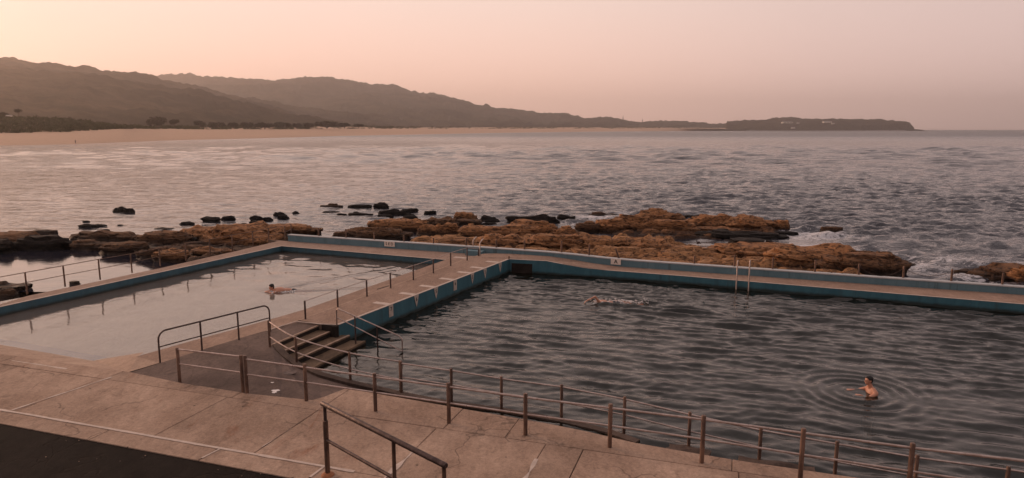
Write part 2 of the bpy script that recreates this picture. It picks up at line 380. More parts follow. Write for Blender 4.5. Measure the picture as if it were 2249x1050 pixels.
LD = Vector((LB.x-LA.x, LB.y-LA.y, 0)).normalized(); LN = Vector((-LD.y, LD.x, 0))
SEA = -.3
def smooth01(x, a, b):
    t = np.clip((x-a)/(b-a), 0, 1); return t*t*(3-2*t)
def sea():
    ys = np.concatenate([np.linspace(640, 520, 70)[:-1], np.linspace(520, 300, 450), 284+16*np.linspace(1, .072, 60)[1:]])
    rr = (H-SEA)*F/(ys-284)*.985
    az = np.concatenate([np.linspace(R(-58), R(-38), 60)[:-1], np.linspace(R(-38), R(38), 830), np.linspace(R(38), R(58), 60)[1:]])
    A, Rr = np.meshgrid(az, rr)
    X = Rr*np.tan(np.clip(A, -1.05, 1.05)); Y = Rr
    dsp = np.gradient(rr)[:, None]*np.ones_like(X)
    c = comp(10, 5, 10, .06, R(70), .35, 3)+comp(40, 1.1, 2.6, .42, R(78), .42, 4)+comp(40, .5, 1.2, .42, R(82), .5, 5)
    Z = waves(X, Y, c, None, np.abs(dsp))
    cf = comp(26, 5, 13, .62, R(80), .38, 6); Zf = waves(X, Y, cf, None, np.abs(dsp))
    chop = .22+.78*smooth01(X+.0*Y, -30, 14)
    far = smooth01(Y, 60, 140); chop = np.maximum(chop, far*(.34+.6*smooth01(X/np.maximum(Y, 1), -.45, .45)))
    # the lagoon behind the reef is calm
    dn = (X-PA.x)*PN.x+(Y-PA.y)*PN.y
    calm = smooth01(Y-.0*X, 39, 53)
    leeward = smooth01(X, 17, 22)
    chop = chop*np.maximum(calm, leeward*smooth01(dn, 0, 4))
    chop = np.where((X < -12) & (Y < 40), 0.0, chop)
    env = .75+.4*np.clip(.5+waves(X, Y, [(23, .35, 1.3, 0), (31, .3, .3, 1), (14, .25, 2.2, 2)], None), 0, 1.2)
    Z = SEA+Z*chop*(.66+.22*smooth01(X, 0, 30))*env+Zf*.5*smooth01(Y, 75, 200)*(1+.8*smooth01(Y, 200, 600))*(.45+.55*smooth01(X/Y, -.5, .3))*(1-.97*np.exp(-((np.interp(X, [p.x for p in shore_w], [p.y for p in shore_w])-Y)/60)**2))
    dl = (X-LA.x)*LN.x+(Y-LA.y)*LN.y
    keep = ((dn > .12) | (dl > .25)) & (np.abs(X) < 8200)
    foam = np.zeros_like(X)
    for (px, py, sx, sy, a) in ((1800, 520, 4.5, 3.5, 1.), (1780, 548, 3.5, 3, 1.), (1880, 560, 3.2, 2.2, 1), (1990, 585, 3.4, 2.2, 1.), (2080, 575, 4.5, 2.2, .85), (2110, 610, 3, 1.5, .8),
                                (2230, 580, 4, 1.2, .8), (1920, 535, 5, 2.2, .55), (1300, 480, 3.2, 2.5, .95), (1370, 470, 2.5, 2, .8), (940, 528, 2.0, 1.1, .9), (1240, 492, 2, 1.4, .8), (2160, 620, 3, 1.2, .9), (1530, 455, 8, 3, .35), (830, 470, 6, 1.6, .45), (1600, 478, 12, 3, .3)):
        q = P(px, py, SEA); foam = np.maximum(foam, a*np.exp(-((X-q.x)/sx)**2-((Y-q.y)/sy)**2))
    # swash along the beach
    sx = np.array([p[0] for p in shore_w]); sy = np.array([p[1] for p in shore_w])
    dsh = np.interp(X, sx, sy)-Y
    foam = np.maximum(foam, (.75*np.exp(-((dsh-.04*Y)/(.10*Y+3))**2)+2.*np.exp(-(dsh/(.018*Y+1.5))**2)+1.1*np.exp(-((dsh-.13*Y)/(.012*Y+1))**2)*smooth01(np.sin(X*.021+Y*.013), -.2, .6))*(X < sx[-1]))
    o = grid_obj('sea', X, Y, Z, M['sea'], keep=keep, attr={'foam': foam, 'chop': np.maximum(chop, .03), 'rough': .30*smooth01(Y, 160, 900)})
    tag(o, kind='structure')
    # plain sheet carrying the sea on to both sides
    return o
shore_px = [(-500, 346), (0, 320), (165, 316.5), (370, 308.5), (600, 303), (750, 298.5), (900, 295.8), (1100, 291.8), (1300, 289.3), (1450, 288.2), (1600, 287.3), (1640, 286.9)]
shore_w = [P(x, y, SEA) for x, y in shore_px]
sea()
bed = link('sea_bed', [(-8300, 22, -3), (8300, 22, -3), (8300, 9400, -3), (-8300, 9400, -3)], [(0, 1, 2, 3)], M['rock_d']); tag(bed, kind='structure')
# ------------------------------------------------------------------ far land
def lerp_pts(pts, x):
    xs = [p[0] for p in pts]; return np.interp(x, xs, [p[1] for p in pts])
def fbm(x, y, s, o=4, seed=0.):
    return mn.fractal(Vector((x*s+seed, y*s, seed)), 1., 2., o)
def hill(name, ridge, base, mt, n=360, m=26, rough=10, canopy=2.5, seed=0., bulge=.5):
    # ridge/base: lists of (px, py, distance); lofted slope with a rounded back
    xs = np.linspace(ridge[0][0], ridge[-1][0], n); V = np.zeros((m+4, n, 3))
    ry = np.interp(xs, [r[0] for r in ridge], [r[1] for r in ridge]); rd = np.interp(xs, [r[0] for r in ridge], [r[2] for r in ridge])
    by = np.interp(xs, [r[0] for r in base], [r[1] for r in base]); bd = np.interp(xs, [r[0] for r in base], [r[2] for r in base])
    for j in range(n):
        a = PD(xs[j], ry[j], rd[j]); b = PD(xs[j], by[j], bd[j])
        for i in range(m+4):
            t = i/(m-1)
            if t <= 1:
                p = b.lerp(a, t); p.z = b.z+(a.z-b.z)*(t**bulge if bulge != 1 else t)
                w = math.sin(math.pi*min(t, 1))
                p.z += rough*w*fbm(p.x, p.y, .0022, 5, seed)+canopy*fbm(p.x, p.y, .03, 2, seed+4)*(1 if t > .03 else 0)
                if t == 1: p.z += canopy*.6*abs(mn.noise(Vector((xs[j]*.35, seed, 0))))
            else:
                e = (t-1)*4; p = a.copy(); p.y += e*600; p.x *= p.y/a.y; p.z = a.z-e*a.z*.6
            V[i, j] = p
    o = grid_obj(name, V[..., 0], V[..., 1], V[..., 2], mt); tag(o, kind='structure'); return o
hill('forested_hill', [(-700, 120, 1800), (-300, 118, 1900), (0, 128, 2000), (35, 128, 2000), (70, 137, 2020), (130, 140, 2050), (190, 146, 2100), (250, 158, 2150), (300, 160, 2200), (335, 167, 2250), (400, 184, 2350), (500, 207, 2500), (600, 224, 2700), (650, 235, 2800), (700, 240, 2900), (760, 248, 3000), (850, 259, 3200), (930, 266, 3300), (1000, 278, 3400), (1040, 284, 3450)],
     [(-700, 282, 900), (0, 284, 1000), (400, 284, 1250), (700, 284, 1600), (1040, 285, 2300)], M['hill'], rough=44, canopy=9, seed=1.3, bulge=.75)
hill('distant_hill_range', [(300, 176, 3900), (335, 167, 3950), (370, 164, 4000), (410, 163, 4000), (450, 167, 4050), (500, 171, 4100), (540, 172, 4100), (590, 176.5, 4150), (630, 173, 4200), (660, 169.5, 4200), (710, 168, 4250), (770, 176, 4300), (810, 183.5, 4300), (870, 188, 4350), (900, 199, 4400), (920, 205, 4400), (950, 204, 4400), (1000, 216, 4450), (1050, 233, 4500), (1080, 238, 4500), (1115, 240, 4500), (1165, 246, 4500), (1190, 252, 4450), (1215, 249, 4400), (1240, 249, 4400), (1280, 259, 4400), (1320, 258.5, 4400), (1360, 266, 4350), (1400, 268, 4300), (1440, 267, 4250), (1470, 267, 4250), (1500, 268, 4200), (1545, 271, 4200), (1560, 275, 4200), (1620, 276, 4200)],
     [(300, 283, 3000), (700, 283, 2900), (1100, 283, 2900), (1400, 283, 3200), (1620, 284, 3500)], M['hill'], n=460, rough=46, canopy=11, seed=7.7, bulge=.8)
hill('headland', [(1590, 281, 3300), (1597, 268, 3350), (1610, 266, 3400), (1640, 264.5, 3400), (1680, 263, 3400), (1705, 259.5, 3400), (1728, 257, 3400), (1745, 258, 3400), (1760, 261, 3400), (1800, 261.5, 3350), (1850, 262, 3300), (1895, 262, 3300), (1925, 262, 3250), (1950, 264, 3250), (1985, 267.5, 3200), (1998, 268.5, 3200), (2001, 275, 3190), (2008, 284, 3180)],
     [(1590, 286, 3000), (1800, 286.5, 2950), (1995, 286, 3050), (2008, 286, 3100)], M['head'], n=300, m=16, rough=12, canopy=6, seed=3.1, bulge=.42)
hill('low_reef_point', [(1990, 283, 3150), (2012, 283.8, 3150), (2030, 285.6, 3150)], [(1990, 286, 3050), (2030, 286, 3100)], M['head'], n=30, m=5, rough=0, canopy=.3)
# beach: sand lofted from the waterline to the dune foot, then the dune
foot_px = [(-500, 296, 300), (0, 293, 400), (150, 290, 420), (270, 283, 480), (370, 284, 620), (520, 285, 760), (700, 283.6, 1000), (860, 283, 1300), (1000, 283.6, 1700), (1100, 283.4, 1900), (1300, 283, 2300), (1450, 282.5, 2700), (1600, 283, 3000), (1640, 285, 3000)]
crest_px = [(-500, 250, 420), (0, 262, 520), (60, 262, 540), (140, 266, 560), (200, 272, 580), (270, 282, 600), (320, 281, 760), (520, 279, 900), (700, 278, 1150), (860, 279.5, 1450), (1000, 280.5, 1900), (1100, 279.5, 2100), (1300, 280, 2600), (1450, 280, 2900), (1600, 281, 3100), (1640, 284, 3100)]
def beach():
    xs = np.linspace(-500, 1640, 420); V = []
    sh = np.interp(xs, [p[0] for p in shore_px], [p[1] for p in shore_px])
    fy, fd = [np.interp(xs, [p[0] for p in foot_px], [p[i] for p in foot_px]) for i in (1, 2)]
    cy, cd = [np.interp(xs, [p[0] for p in crest_px], [p[i] for p in crest_px]) for i in (1, 2)]
    rows = [[] for _ in range(14)]
    for j, x in enumerate(xs):
        s = P(x, sh[j], SEA); s0 = s.copy(); s0.y -= 12; s0.x *= s0.y/s.y; s0.z = SEA-1.2; f = PD(x, fy[j], fd[j]); c = PD(x, cy[j], cd[j])
        rows[0].append(s0); rows[1].append(s)
        for i in range(5):
            t = (i+1)/5; p = s.lerp(f, t); p.z = s.z+(f.z-s.z)*t**.9+.25*fbm(p.x, p.y, .03, 3, 2.)*(t < 1)*t; rows[2+i].append(p)
        for i in range(5):
            t = (i+1)/5; p = f.lerp(c, t); p.z += .8*math.sin(math.pi*t)*fbm(p.x, p.y, .03, 3, 5.); rows[7+i].append(p)
        b = c.copy(); b.y += 150; b.x *= b.y/c.y; b.z = 2.; rows[12].append(b)
        b2 = b.copy(); b2.y += 1500; b2.z = 4; rows[13].append(b2)
    A = np.array([[tuple(p) for p in r] for r in rows])
    tag(grid_obj('beach', A[..., 0], A[..., 1], A[..., 2], M['sand']), kind='structure')
beach()
def leaf_cloud(mb, c, rad, n, size, flat=.8):
    for _ in range(n):
        d = Vector((random.gauss(0, 1), random.gauss(0, 1), random.gauss(0, 1))).normalized()
        r = random.random()**.4; p = Vector(c)+Vector((d.x*rad[0]*r, d.y*rad[1]*r, d.z*rad[2]*r))
        u = Vector((random.gauss(0, 1), random.gauss(0, 1), random.gauss(0, .5))).normalized(); w = u.cross(Vector((random.gauss(0, 1), random.gauss(0, 1), random.gauss(0, 1)))).normalized()
        s = size*(.5+random.random()); mb.add([p-u*s, p+w*s*.6, p+u*s, p-w*s*.6], [(0, 1, 2, 3)])
def scrub_band(name, fpts, hpx, n, step, smin, smax, px0, px1, up=0., gap=None):
    mb = MB()
    for _ in range(n):
        x = random.uniform(px0, px1); t = random.random()
        if gap is not None and mn.noise(Vector((x*.02, gap, t))) < -.22: continue
        fy, fd = np.interp(x, [p[0] for p in fpts], [p[1] for p in fpts]), np.interp(x, [p[0] for p in fpts], [p[2] for p in fpts])
        cy, cd = np.interp(x, [p[0] for p in crest_px], [p[1] for p in crest_px]), np.interp(x, [p[0] for p in crest_px], [p[2] for p in crest_px])
        f = PD(x, fy, fd); c = PD(x, cy, cd); p = f.lerp(c, t*up if up else t)
        s = random.uniform(smin, smax)*(.6+.4*t)
        leaf_cloud(mb, (p.x, p.y, p.z+s*.35), (s*1.3, s*1.1, s*.7), 26, s*.28)
    tag(mb.build(name, M['scrub']), kind='stuff')
scrub_band('dune_scrub', foot_px, 0, 1900, 1, 2.0, 3.9, -300, 290)
scrub_band('dune_scrub', foot_px, 0, 1000, 1, 2.0, 4.2, 300, 860, gap=3.)
scrub_band('dune_scrub', foot_px, 0, 800, 1, 2.0, 4.0, 860, 1580, gap=9.)
def bush(x0, x1, yt, yb, d, label, trunk=.25, group=None, lean=0, cat='tree', name='dune_tree'):
    base = PD((x0+x1)/2, yb, d); top = PD((x0+x1)/2, yt, d); w = (x1-x0)*d/F; h = top.z-base.z
    root = empty(name, base, label=label, cat=cat, group=group)
    tr = MB(); tr.tube([base-Vector((0, 0, .5)), base+Vector((w*.05, 0, h*.35)), base+Vector((lean, 0, h*.75))], [w*.035, w*.028, w*.015], 7)
    for k in range(5):
        a = k*1.26+.3; tr.tube([base+Vector((w*.04, 0, h*.3)), base+Vector((w*.3*math.cos(a), w*.3*math.sin(a), h*.7))], [w*.018, w*.006], 5)
    child(tr.build('trunk', M['bark']), root)
    cr = MB(); nb = 12
    for k in range(nb):
        a = random.random()*6.28; rr = math.sqrt(random.random())*.36
        c = base+Vector((w*rr*math.cos(a), w*rr*math.sin(a)*.8, h*(trunk+(1-trunk)*(.35+.42*random.random()*(1-rr)))))
        leaf_cloud(cr, c, (w*.2, w*.2, h*(1-trunk)*.28), 170, w*.036)
    child(cr.build('crown', M['leaf']), root); return root
bush(33, 49, 237.5, 258, 560, 'small round-topped tree on a bare trunk standing alone on the left dune', .42)
bush(-8, 20, 246, 259, 560, 'dark flat-topped tree beside the white beach hut at the left edge', .1)
bush(138, 160, 256, 270, 570, 'small pointed bush sticking up from the green left dune', .05)
for a in ((323, 368, 253.5, 281, 700, 'largest round bushy tree behind the beach, just right of the sand gap'), (372, 395, 260, 277, 740, 'small round tree just right of the largest dune tree'),
          (424, 452, 263, 282, 780, 'round tree with a leaning crown, third along the dune'), (455, 500, 267, 283, 800, 'broad low dune tree right of the leaning one'), (500, 528, 267, 282, 820, 'low tree where the dune trees close up'),
          (527, 560, 266, 283, 850, 'dark tree opening the long row of dune trees'), (560, 602, 268, 284, 860, 'wide spreading tree in the long row on the dune'), (600, 640, 267, 283, 900, 'dark flat-topped tree in the middle of the dune row'),
          (640, 665, 269, 282, 950, 'small rounded tree between two wider dune trees'), (662, 692, 269, 282, 960, 'round dark tree left of the tall clump of the dune row'), (690, 745, 266, 281, 1000, 'wide dark clump, tallest of the far half of the dune row'), (742, 770, 268.5, 281, 1050, 'round tree at the right end of the dark dune row'), (775, 800, 270.5, 281, 1100, 'last small paler tree of the dune row')):
    bush(*a[:5], a[5], .05, group='trees behind the beach')
def norfolk(px, yt, yb, d, label):
    base = PD(px, yb, d); h = PD(px, yt, d).z-base.z; r = empty('norfolk_pine', base, label=label, cat='tree')
    t = MB(); t.tube([base, base+Vector((0, 0, h))], [h*.025, h*.006], 6); child(t.build('trunk', M['bark']), r)
    c = MB()
    for k in range(13):
        z = h*(.18+.8*k/13); w = h*.17*(1-k/13)+h*.02
        for q in range(8):
            a = q*.785+k*.4; p = base+Vector((0, 0, z)); e = p+Vector((w*math.cos(a), w*math.sin(a), -h*.01))
            c.add([p+Vector((0, 0, h*.02)), e+Vector((-math.sin(a)*w*.3, math.cos(a)*w*.3, 0)), e-Vector((0, 0, h*.02)), e+Vector((math.sin(a)*w*.3, -math.cos(a)*w*.3, 0))], [(0, 1, 2, 3)])
    child(c.build('crown', M['leaf']), r)
norfolk(1368, 253, 272, 3900, 'tall thin pine, taller of the pair on the skyline between hills and headland')
norfolk(1411, 259.5, 272, 3900, 'shorter thin pine right of the taller one on the skyline')
norfolk(1195, 244.5, 254, 4200, 'small thin pine on the falling ridge of the far hills')
def house(x0, x1, yt, yb, d, label):
    b = PD((x0+x1)/2, yb, d); w = (x1-x0)*d/F; h = (yb-yt)*d/F; r = empty('house', b, label=label, cat='house')
    m = MB(); m.box(b+Vector((0, w*.3, h*.3)), (w, w*.6, h*.7)); child(m.build('wall', M['wallw']), r)
    z = b.z+h*.65; a = w*.53; e = w*.33; y = b.y+w*.3
    m = MB(); m.add([(b.x-a, y-e, z), (b.x+a, y-e, z), (b.x+a, y+e, z), (b.x-a, y+e, z), (b.x-a*.9, y, z+h*.35), (b.x+a*.9, y, z+h*.35)], [(0, 1, 5, 4), (2, 3, 4, 5), (1, 2, 5), (3, 0, 4), (3, 2, 1, 0)]); child(m.build('roof', M['roof']), r)
    for k in (-.3, 0, .3):
        m = MB(); m.box((b.x+w*k, b.y-.05, b.z+h*.32), (w*.14, .12, h*.28)); child(m.build('window', M['glassd']), r)
house(12, 24, 252.5, 258.5, 545, 'white flat beach building among trees at the left edge')
house(1720, 1741, 267.2, 270.5, 3020, 'pale long house halfway up the headland, left one')
house(1810, 1827, 266, 269.8, 3060, 'pale house near the middle of the headland slope')
house(1827, 1833, 270, 272.6, 3010, 'tiny pale house just right of and below the middle headland house')
house(1739, 1746, 279, 282.3, 2955, 'small bright hut at the foot of the headland')
house(1751, 1756, 268.5, 271.6, 3020, 'narrow pale house right of the long headland house')
# ------------------------------------------------------------------ pools and decks
def slab(name, pts, zb, top, side, lines=None, parent=None, kind='structure', sidefn=None):
    n = len(pts)
    v = [tuple(p) for p in pts]+[(p[0], p[1], zb) for p in pts]
    bm = bmesh.new(); vs = [bm.verts.new(p) for p in v]
    for t3 in tessellate_polygon([[Vector((p[0], p[1], 0)) for p in pts]]): bm.faces.new([vs[i] for i in t3]).material_index = 0
    for i in range(n):
        g = bm.faces.new((vs[i], vs[i+n], vs[(i+1) % n+n], vs[(i+1) % n])); g.material_index = 1 if sidefn is None or sidefn(i) else 2
    bmesh.ops.recalc_face_normals(bm, faces=bm.faces)
    me = bpy.data.meshes.new(name); bm.to_mesh(me); bm.free()
    for m in (top, side, M['base']): me.materials.append(m)
    o = bpy.data.objects.new(name, me); C.objects.link(o)
    if kind: tag(o, kind=kind)
    if parent: o.parent = parent
    for (idx, w) in (lines or []):
        q = [Vector(pts[i]) for i in idx]; strip('edge_line', q, w, M['white'], o)
    return o
def strip(name, q, w, m, parent=None, up=.004, side=None, drop=.012):
    # pale nosing strip lying on the inside of an edge, wrapping 1 cm down it
    cen = side
    L_ = []; R_ = []
    for i, p in enumerate(q):
        t = (q[min(i+1, len(q)-1)]-q[max(i-1, 0)]); t.z = 0; t.normalize(); n = Vector((-t.y, t.x, 0))
        L_.append(p+n*w+Vector((0, 0, up))); R_.append(p-n*.004+Vector((0, 0, up)))
    k = len(q); Dn = [p-Vector((0, 0, drop+up)) for p in R_]
    v = L_+R_+Dn; f = []
    for i in range(k-1): f += [(i, i+1, k+i+1, k+i), (k+i, k+i+1, 2*k+i+1, 2*k+i)]
    o = link(name, v, f, m, parent); return o
V3 = Vector
def fr(p, z): return V3((p.x, p.y, z))
def par(s, z, off=0.): p = PA+PD_*s+PN*off; return V3((p.x, p.y, z))
SL = (PB-PA).length
def on_par(px, z, off):                                   # station on the parapet seen in column px
    a = (px-1124.5)/F; A = PA+PN*off
    return (a*(A.y*ct+(H-z)*st)-A.x)/(PD_.x-a*PD_.y*ct)
# left pool: far and left decks, lower tier beside the walkway
Lin = [P(-400, 765, .5), P(0, 674, .5), P(620, 540, .5)]; Rin = P(980, 570, .5)
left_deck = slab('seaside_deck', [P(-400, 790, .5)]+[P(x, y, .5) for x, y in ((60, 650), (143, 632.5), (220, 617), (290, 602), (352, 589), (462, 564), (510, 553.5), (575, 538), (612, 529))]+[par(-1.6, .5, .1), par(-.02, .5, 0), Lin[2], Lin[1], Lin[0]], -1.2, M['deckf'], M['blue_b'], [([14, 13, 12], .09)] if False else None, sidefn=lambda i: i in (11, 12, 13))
strip('edge_line', [Lin[2], Lin[1], Lin[0]][::-1], .09, M['white'], left_deck)
K2 = P(1092, 556, .62)
TT = fr(P(1052, 560, .65), .5)
far_deck = slab('far_deck', [Lin[2], Rin, TT, par(on_par(1140, .6, 0), .5, 0), par(-.02, .5, 0)], -1.2, M['deckf'], M['blue_b'])
strip('edge_line', [Lin[2], Rin][::-1], .09, M['white'], far_deck)
tier_pts = [Rin, P(665, 680, .5), P(620, 694, .5), P(470, 735, .5), P(330, 773, .5), P(345, 788, .52), P(470, 752, .54), P(560, 727, .56), fr(P(650, 707, .65), .56), fr(P(1025, 573, .65)+V3((.0, .1, 0)), .5), P(1010, 574, .5)]
tier_pts = [Rin]+[P(x, y, .5) for x, y in ((665, 681), (620, 694), (520, 722), (420, 749), (300, 783))]+[P(352, 798, .56), P(470, 760, .57), P(560, 733, .57), fr(P(655, 703, .65), .57), fr(P(1030, 568, .65), .5), TT]
tier = slab('lower_walkway', tier_pts, -1.2, M['deck'], M['base'])
# raised walkway between the pools and its sloping continuation along the big pool
W0, W1 = P(744, 713, .65), P(1118, 569, .65)
rp = [P(1200, 573, .65), P(1231, 579, .58), P(1283, 588, .45), P(1334, 593.5, .385), P(1500, 606, .38), P(2249, 668, .38)]
rp.append(rp[-1]+(rp[-1]-rp[-2]).normalized()*12)
sR = [on_par(x, z, 0) for x, z in ((1210, .65), (1250, .6), (1300, .47), (1360, .385))]
outer = [par(SL+12, .38), par(sR[3], .385), par(sR[2], .46), par(sR[1], .58), par(sR[0], .65), par(on_par(1130, .65, 0), .65), par(on_par(1092, .62, 0), .62)]
walk_pts = [W0, W1]+rp+outer+[P(1062, 557, .65), P(1030, 566, .65), P(655, 703, .65), P(705, 712, .65)]
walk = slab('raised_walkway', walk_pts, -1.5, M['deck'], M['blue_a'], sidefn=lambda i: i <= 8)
# culvert mouth below the far deck: flat panel, its inner shade painted near-black
cu0, cu1 = P(1123, 569, .65), P(1166, 571.3, .65)
dC = (rp[0]-W1).normalized(); nC = V3((-dC.y, dC.x, 0)); cu0 = W1+dC*.10; cu1 = W1+dC*1.18
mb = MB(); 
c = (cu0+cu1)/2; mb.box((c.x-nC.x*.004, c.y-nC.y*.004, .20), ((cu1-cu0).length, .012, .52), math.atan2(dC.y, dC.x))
op = mb.build('culvert_shade_panel', M['riser']); op.parent = walk
for k in range(2):
    mb = MB(); a = cu1 if k else cu0
    mb.box((a.x-nC.x*.015, a.y-nC.y*.015, .2), (.05, .05, .52), math.atan2(dC.y, dC.x)); mb.build('opening_jamb', M['blue_a']).parent = walk
strip('edge_line', [W0, W1][::1], .09, M['white'], walk)
strip('edge_line', [W1]+rp, .07, M['white'], walk)
sl = strip('step_line', [P(655, 703, .65), P(1030, 566, .65)][::-1], .07, M['pale'], walk)
# parapet
ps = [-.1, on_par(850, .87, 0), on_par(1050, .86, 0), on_par(1200, .86, 0), on_par(1260, .84, 0), on_par(1330, .76, 0), on_par(1400, .72, 0), SL*.85, SL+12]
pz = [.885, .88, .885, .87, .83, .76, .73, .71, .70]
parapet = empty('sea_wall', par(0, .5), label='long low pale blue parapet wall along the seaward side of both pools', cat='wall')
v = []; f = []; mi = []
for s, z in zip(ps, pz):
    for off, zz in ((0, .2), (0, z-.035), (.26, z-.035), (.26, -1)): v.append(par(s, zz, off))
for i in range(len(ps)-1):
    for k in range(3): f.append((4*i+k, 4*i+k+1, 4*i+5+k, 4*i+4+k)); mi.append(0)
f += [(3, 2, 1, 0), tuple(4*(len(ps)-1)+k for k in range(4))]
child(link('wall_face', v, f, M['blue_p']), parapet)
v = []; f = []
for s, z in zip(ps, pz):
    for off, zz in ((-.02, z-.045), (-.02, z), (.28, z), (.28, z-.045)): v.append(par(s, zz, off))
for i in range(len(ps)-1):
    for k in range(4): f.append((4*i+k, 4*i+(k+1) % 4, 4*i+4+(k+1) % 4, 4*i+4+k))
f += [(3, 2, 1, 0), tuple(4*(len(ps)-1)+k for k in range(4))]
child(link('coping', v, f, M['coping']), parapet)
# pool beds
tag(link('pool_bed', [V3((-14, 10, -1.4)), V3((32, 6, -1.4)), V3((32, 36, -1.4)), V3((-7, 36, -1.4))], [(0, 1, 2, 3)], M['floor_big']), kind='structure')
# small pool bed: sloping beach at the near end, flat beyond
ea = [P(-400, 717, .55), P(0, 779, .55), P(167, 803, .55), P(283, 817, .58), P(350, 797, .57)]
ea[0] = ea[1]+(ea[1]-ea[2]).normalized()*7; ea[0].z = .55
eb = [P(-60, 744, .13), P(0, 756, .13), P(205, 792, .13), P(302, 783, .13)]
eb[0] = eb[1]+(eb[1]-eb[2]).normalized()*7
tag(link('sloping_entry', [ea[0], ea[1], ea[2], ea[3], ea[4], fr(P(302, 783, .5), .5), eb[3]+V3((.15, .1, .1)), eb[2], eb[1], eb[0]], [(0, 1, 8, 9), (1, 2, 7, 8), (2, 3, 4, 5, 6, 7)], M['pale']), kind='structure')
e2 = [p+V3((.17, .55, -.10)) for p in eb]
st_ = link('painted_stripe', [eb[0], eb[1], eb[2], e2[2], e2[1], e2[0]], [(0, 1, 4, 5), (1, 2, 3, 4)], M['stripe']); tag(st_, kind='structure')
fl = [V3((p.x, p.y, -.02)) for p in (e2[0], e2[1], e2[2])]
tag(link('shallow_pool_bed', [e2[0], e2[1], e2[2], eb[2], eb[3]+V3((.1, .1, .0)), P(480, 738, 0), P(700, 672, -.3), Rin+V3((.8, 0, -.95)), Lin[2]+V3((-.5, .4, -.95)), Lin[1]+V3((-.8, 0, -.8)), Lin[0]+V3((-1, 0, -.8))],
     [(0, 1, 9, 10), (1, 2, 8, 9), (2, 3, 4, 5, 6), (2, 6, 7, 8)], M['floor_small']), kind='structure')
# water of the big pool
MAN = P(1905, 862, 0); SW2 = P(1320, 664, 0); SW1 = P(603, 640, .15)
def quadgrid(a, b, c, d, n, m):
    s = np.linspace(0, 1, n)[None, :]; t = np.linspace(0, 1, m)[:, None]
    g = lambda i: (a[i]*(1-s)+b[i]*s)*(1-t)+(d[i]*(1-s)+c[i]*s)*t
    return g(0), g(1)
def ring(X, Y, c, lam, amp, fall, r0=.25):
    r = np.hypot(X-c.x, Y-c.y); return amp*np.cos(2*math.pi*(r-r0)/lam)*np.exp(-((r-.9)/fall)**2)*smooth01(r, .1, .45)
def wake(X, Y, c, ang, width, length, amp, seed):
    dx, dy = X-c.x, Y-c.y; a = dx*math.cos(ang)+dy*math.sin(ang); b = -dx*math.sin(ang)+dy*math.cos(ang)
    vee = np.abs(np.abs(b)-.32*(a+.4)); m = smooth01(a, -.6, .3)*np.exp(-a/length)
    z = amp*m*np.exp(-(vee/width)**2)*np.cos(vee*9)
    z += amp*.5*m*np.exp(-(b/(.3+.25*np.maximum(a, 0)))**2)*waves(X, Y, comp(14, .25, .7, 6, ang, 1., seed), None)
    return z
X, Y = quadgrid((-9.5, 17.0), (27, 3.5), (27, 24.3), (-0.3, 32.6), 710, 480)
cb = comp(18, .50, .88, .31, R(79), .24, 21)+comp(16, .26, .46, .13, R(92), .45, 22)+comp(8, 1.2, 2.6, .07, R(68), .35, 23)
amp = .35+.65*smooth01(np.hypot(X+5.5, Y-20), .8, 6); amp *= .62+.38*smooth01(X-.9*(30-Y), -6, 8)
Z = waves(X, Y, cb, None, None, 1.2)*amp*(.75+.5*smooth01(waves(X, Y, [(7, .5, .9, 0), (5, .4, 2.3, 1), (11, .4, .2, 2)], None), -.6, .8))
Z -= Z.mean()-.004
rm = np.hypot(X-MAN.x, Y-MAN.y)
Z = Z*(.22+.78*smooth01(rm, .9, 2.8))+ring(X, Y, MAN+V3((-.25, 0, 0)), .36, .020, .95)
Z += wake(X, Y, SW2+V3((-.5, 0, 0)), 0., .35, 2.6, .035, 40)
def inner_end(px, z, off): return
big = tag(grid_obj('pool_water', X, Y, Z, M['water_big']), kind='structure')
X, Y = quadgrid((-27, 14), (-9.9, 17.2), (-2.6, 33.6), (-13, 38.0), 330, 330)
cs = comp(16, .5, 1.8, .07, R(50), .7, 31)+comp(10, .3, .6, .010, R(80), .8, 32)
far_ = smooth01(X*.35+Y, 22, 30)
Z = .15+waves(X, Y, cs, None)*(.25+.9*far_)+wake(X, Y, SW1+V3((-.3, 0, 0)), R(28), .4, 4.0, .035, 41)
small = tag(grid_obj('shallow_pool_water', X, Y, Z, M['water_small'], keep=((X-P(283, 817, .5).x)*0 == 0) & ~((Y < 22.5) & (X > -10.56+(Y-18.45)*.62) )), kind='structure')
# ------------------------------------------------------------------ promenade slabs
prom = empty('promenade', Q(6, 1, 0)); tag(prom, kind='structure')
def clip(poly, n, d):                                     # keep n.p <= d
    out = []
    for i in range(len(poly)):
        a, b = poly[i], poly[(i+1) % len(poly)]; fa, fb = n[0]*a[0]+n[1]*a[1]-d, n[0]*b[0]+n[1]*b[1]-d
        if fa <= 0: out.append(a)
        if fa*fb < 0: t = fa/(fa-fb); out.append((a[0]+(b[0]-a[0])*t, a[1]+(b[1]-a[1])*t))
    return out
PR = [(-9, -.46), (26, -.62), (26, 2.5), (17.7, 2.60), (15.7, 2.62), (14.7, 2.68), (13.65, 2.76), (12.6, 2.98), (11.7, 3.10), (10.6, 3.2), (9.55, 3.27), (8.0, 3.40), (7.05, 3.46), (6.63, 3.52), (6.42, 2.86), (6.28, 2.62), (4.64, 2.50), (2.6, 2.56), (.72, 2.76), (-1.0, 2.74), (-3.85, 2.76), (-9, 2.76)]
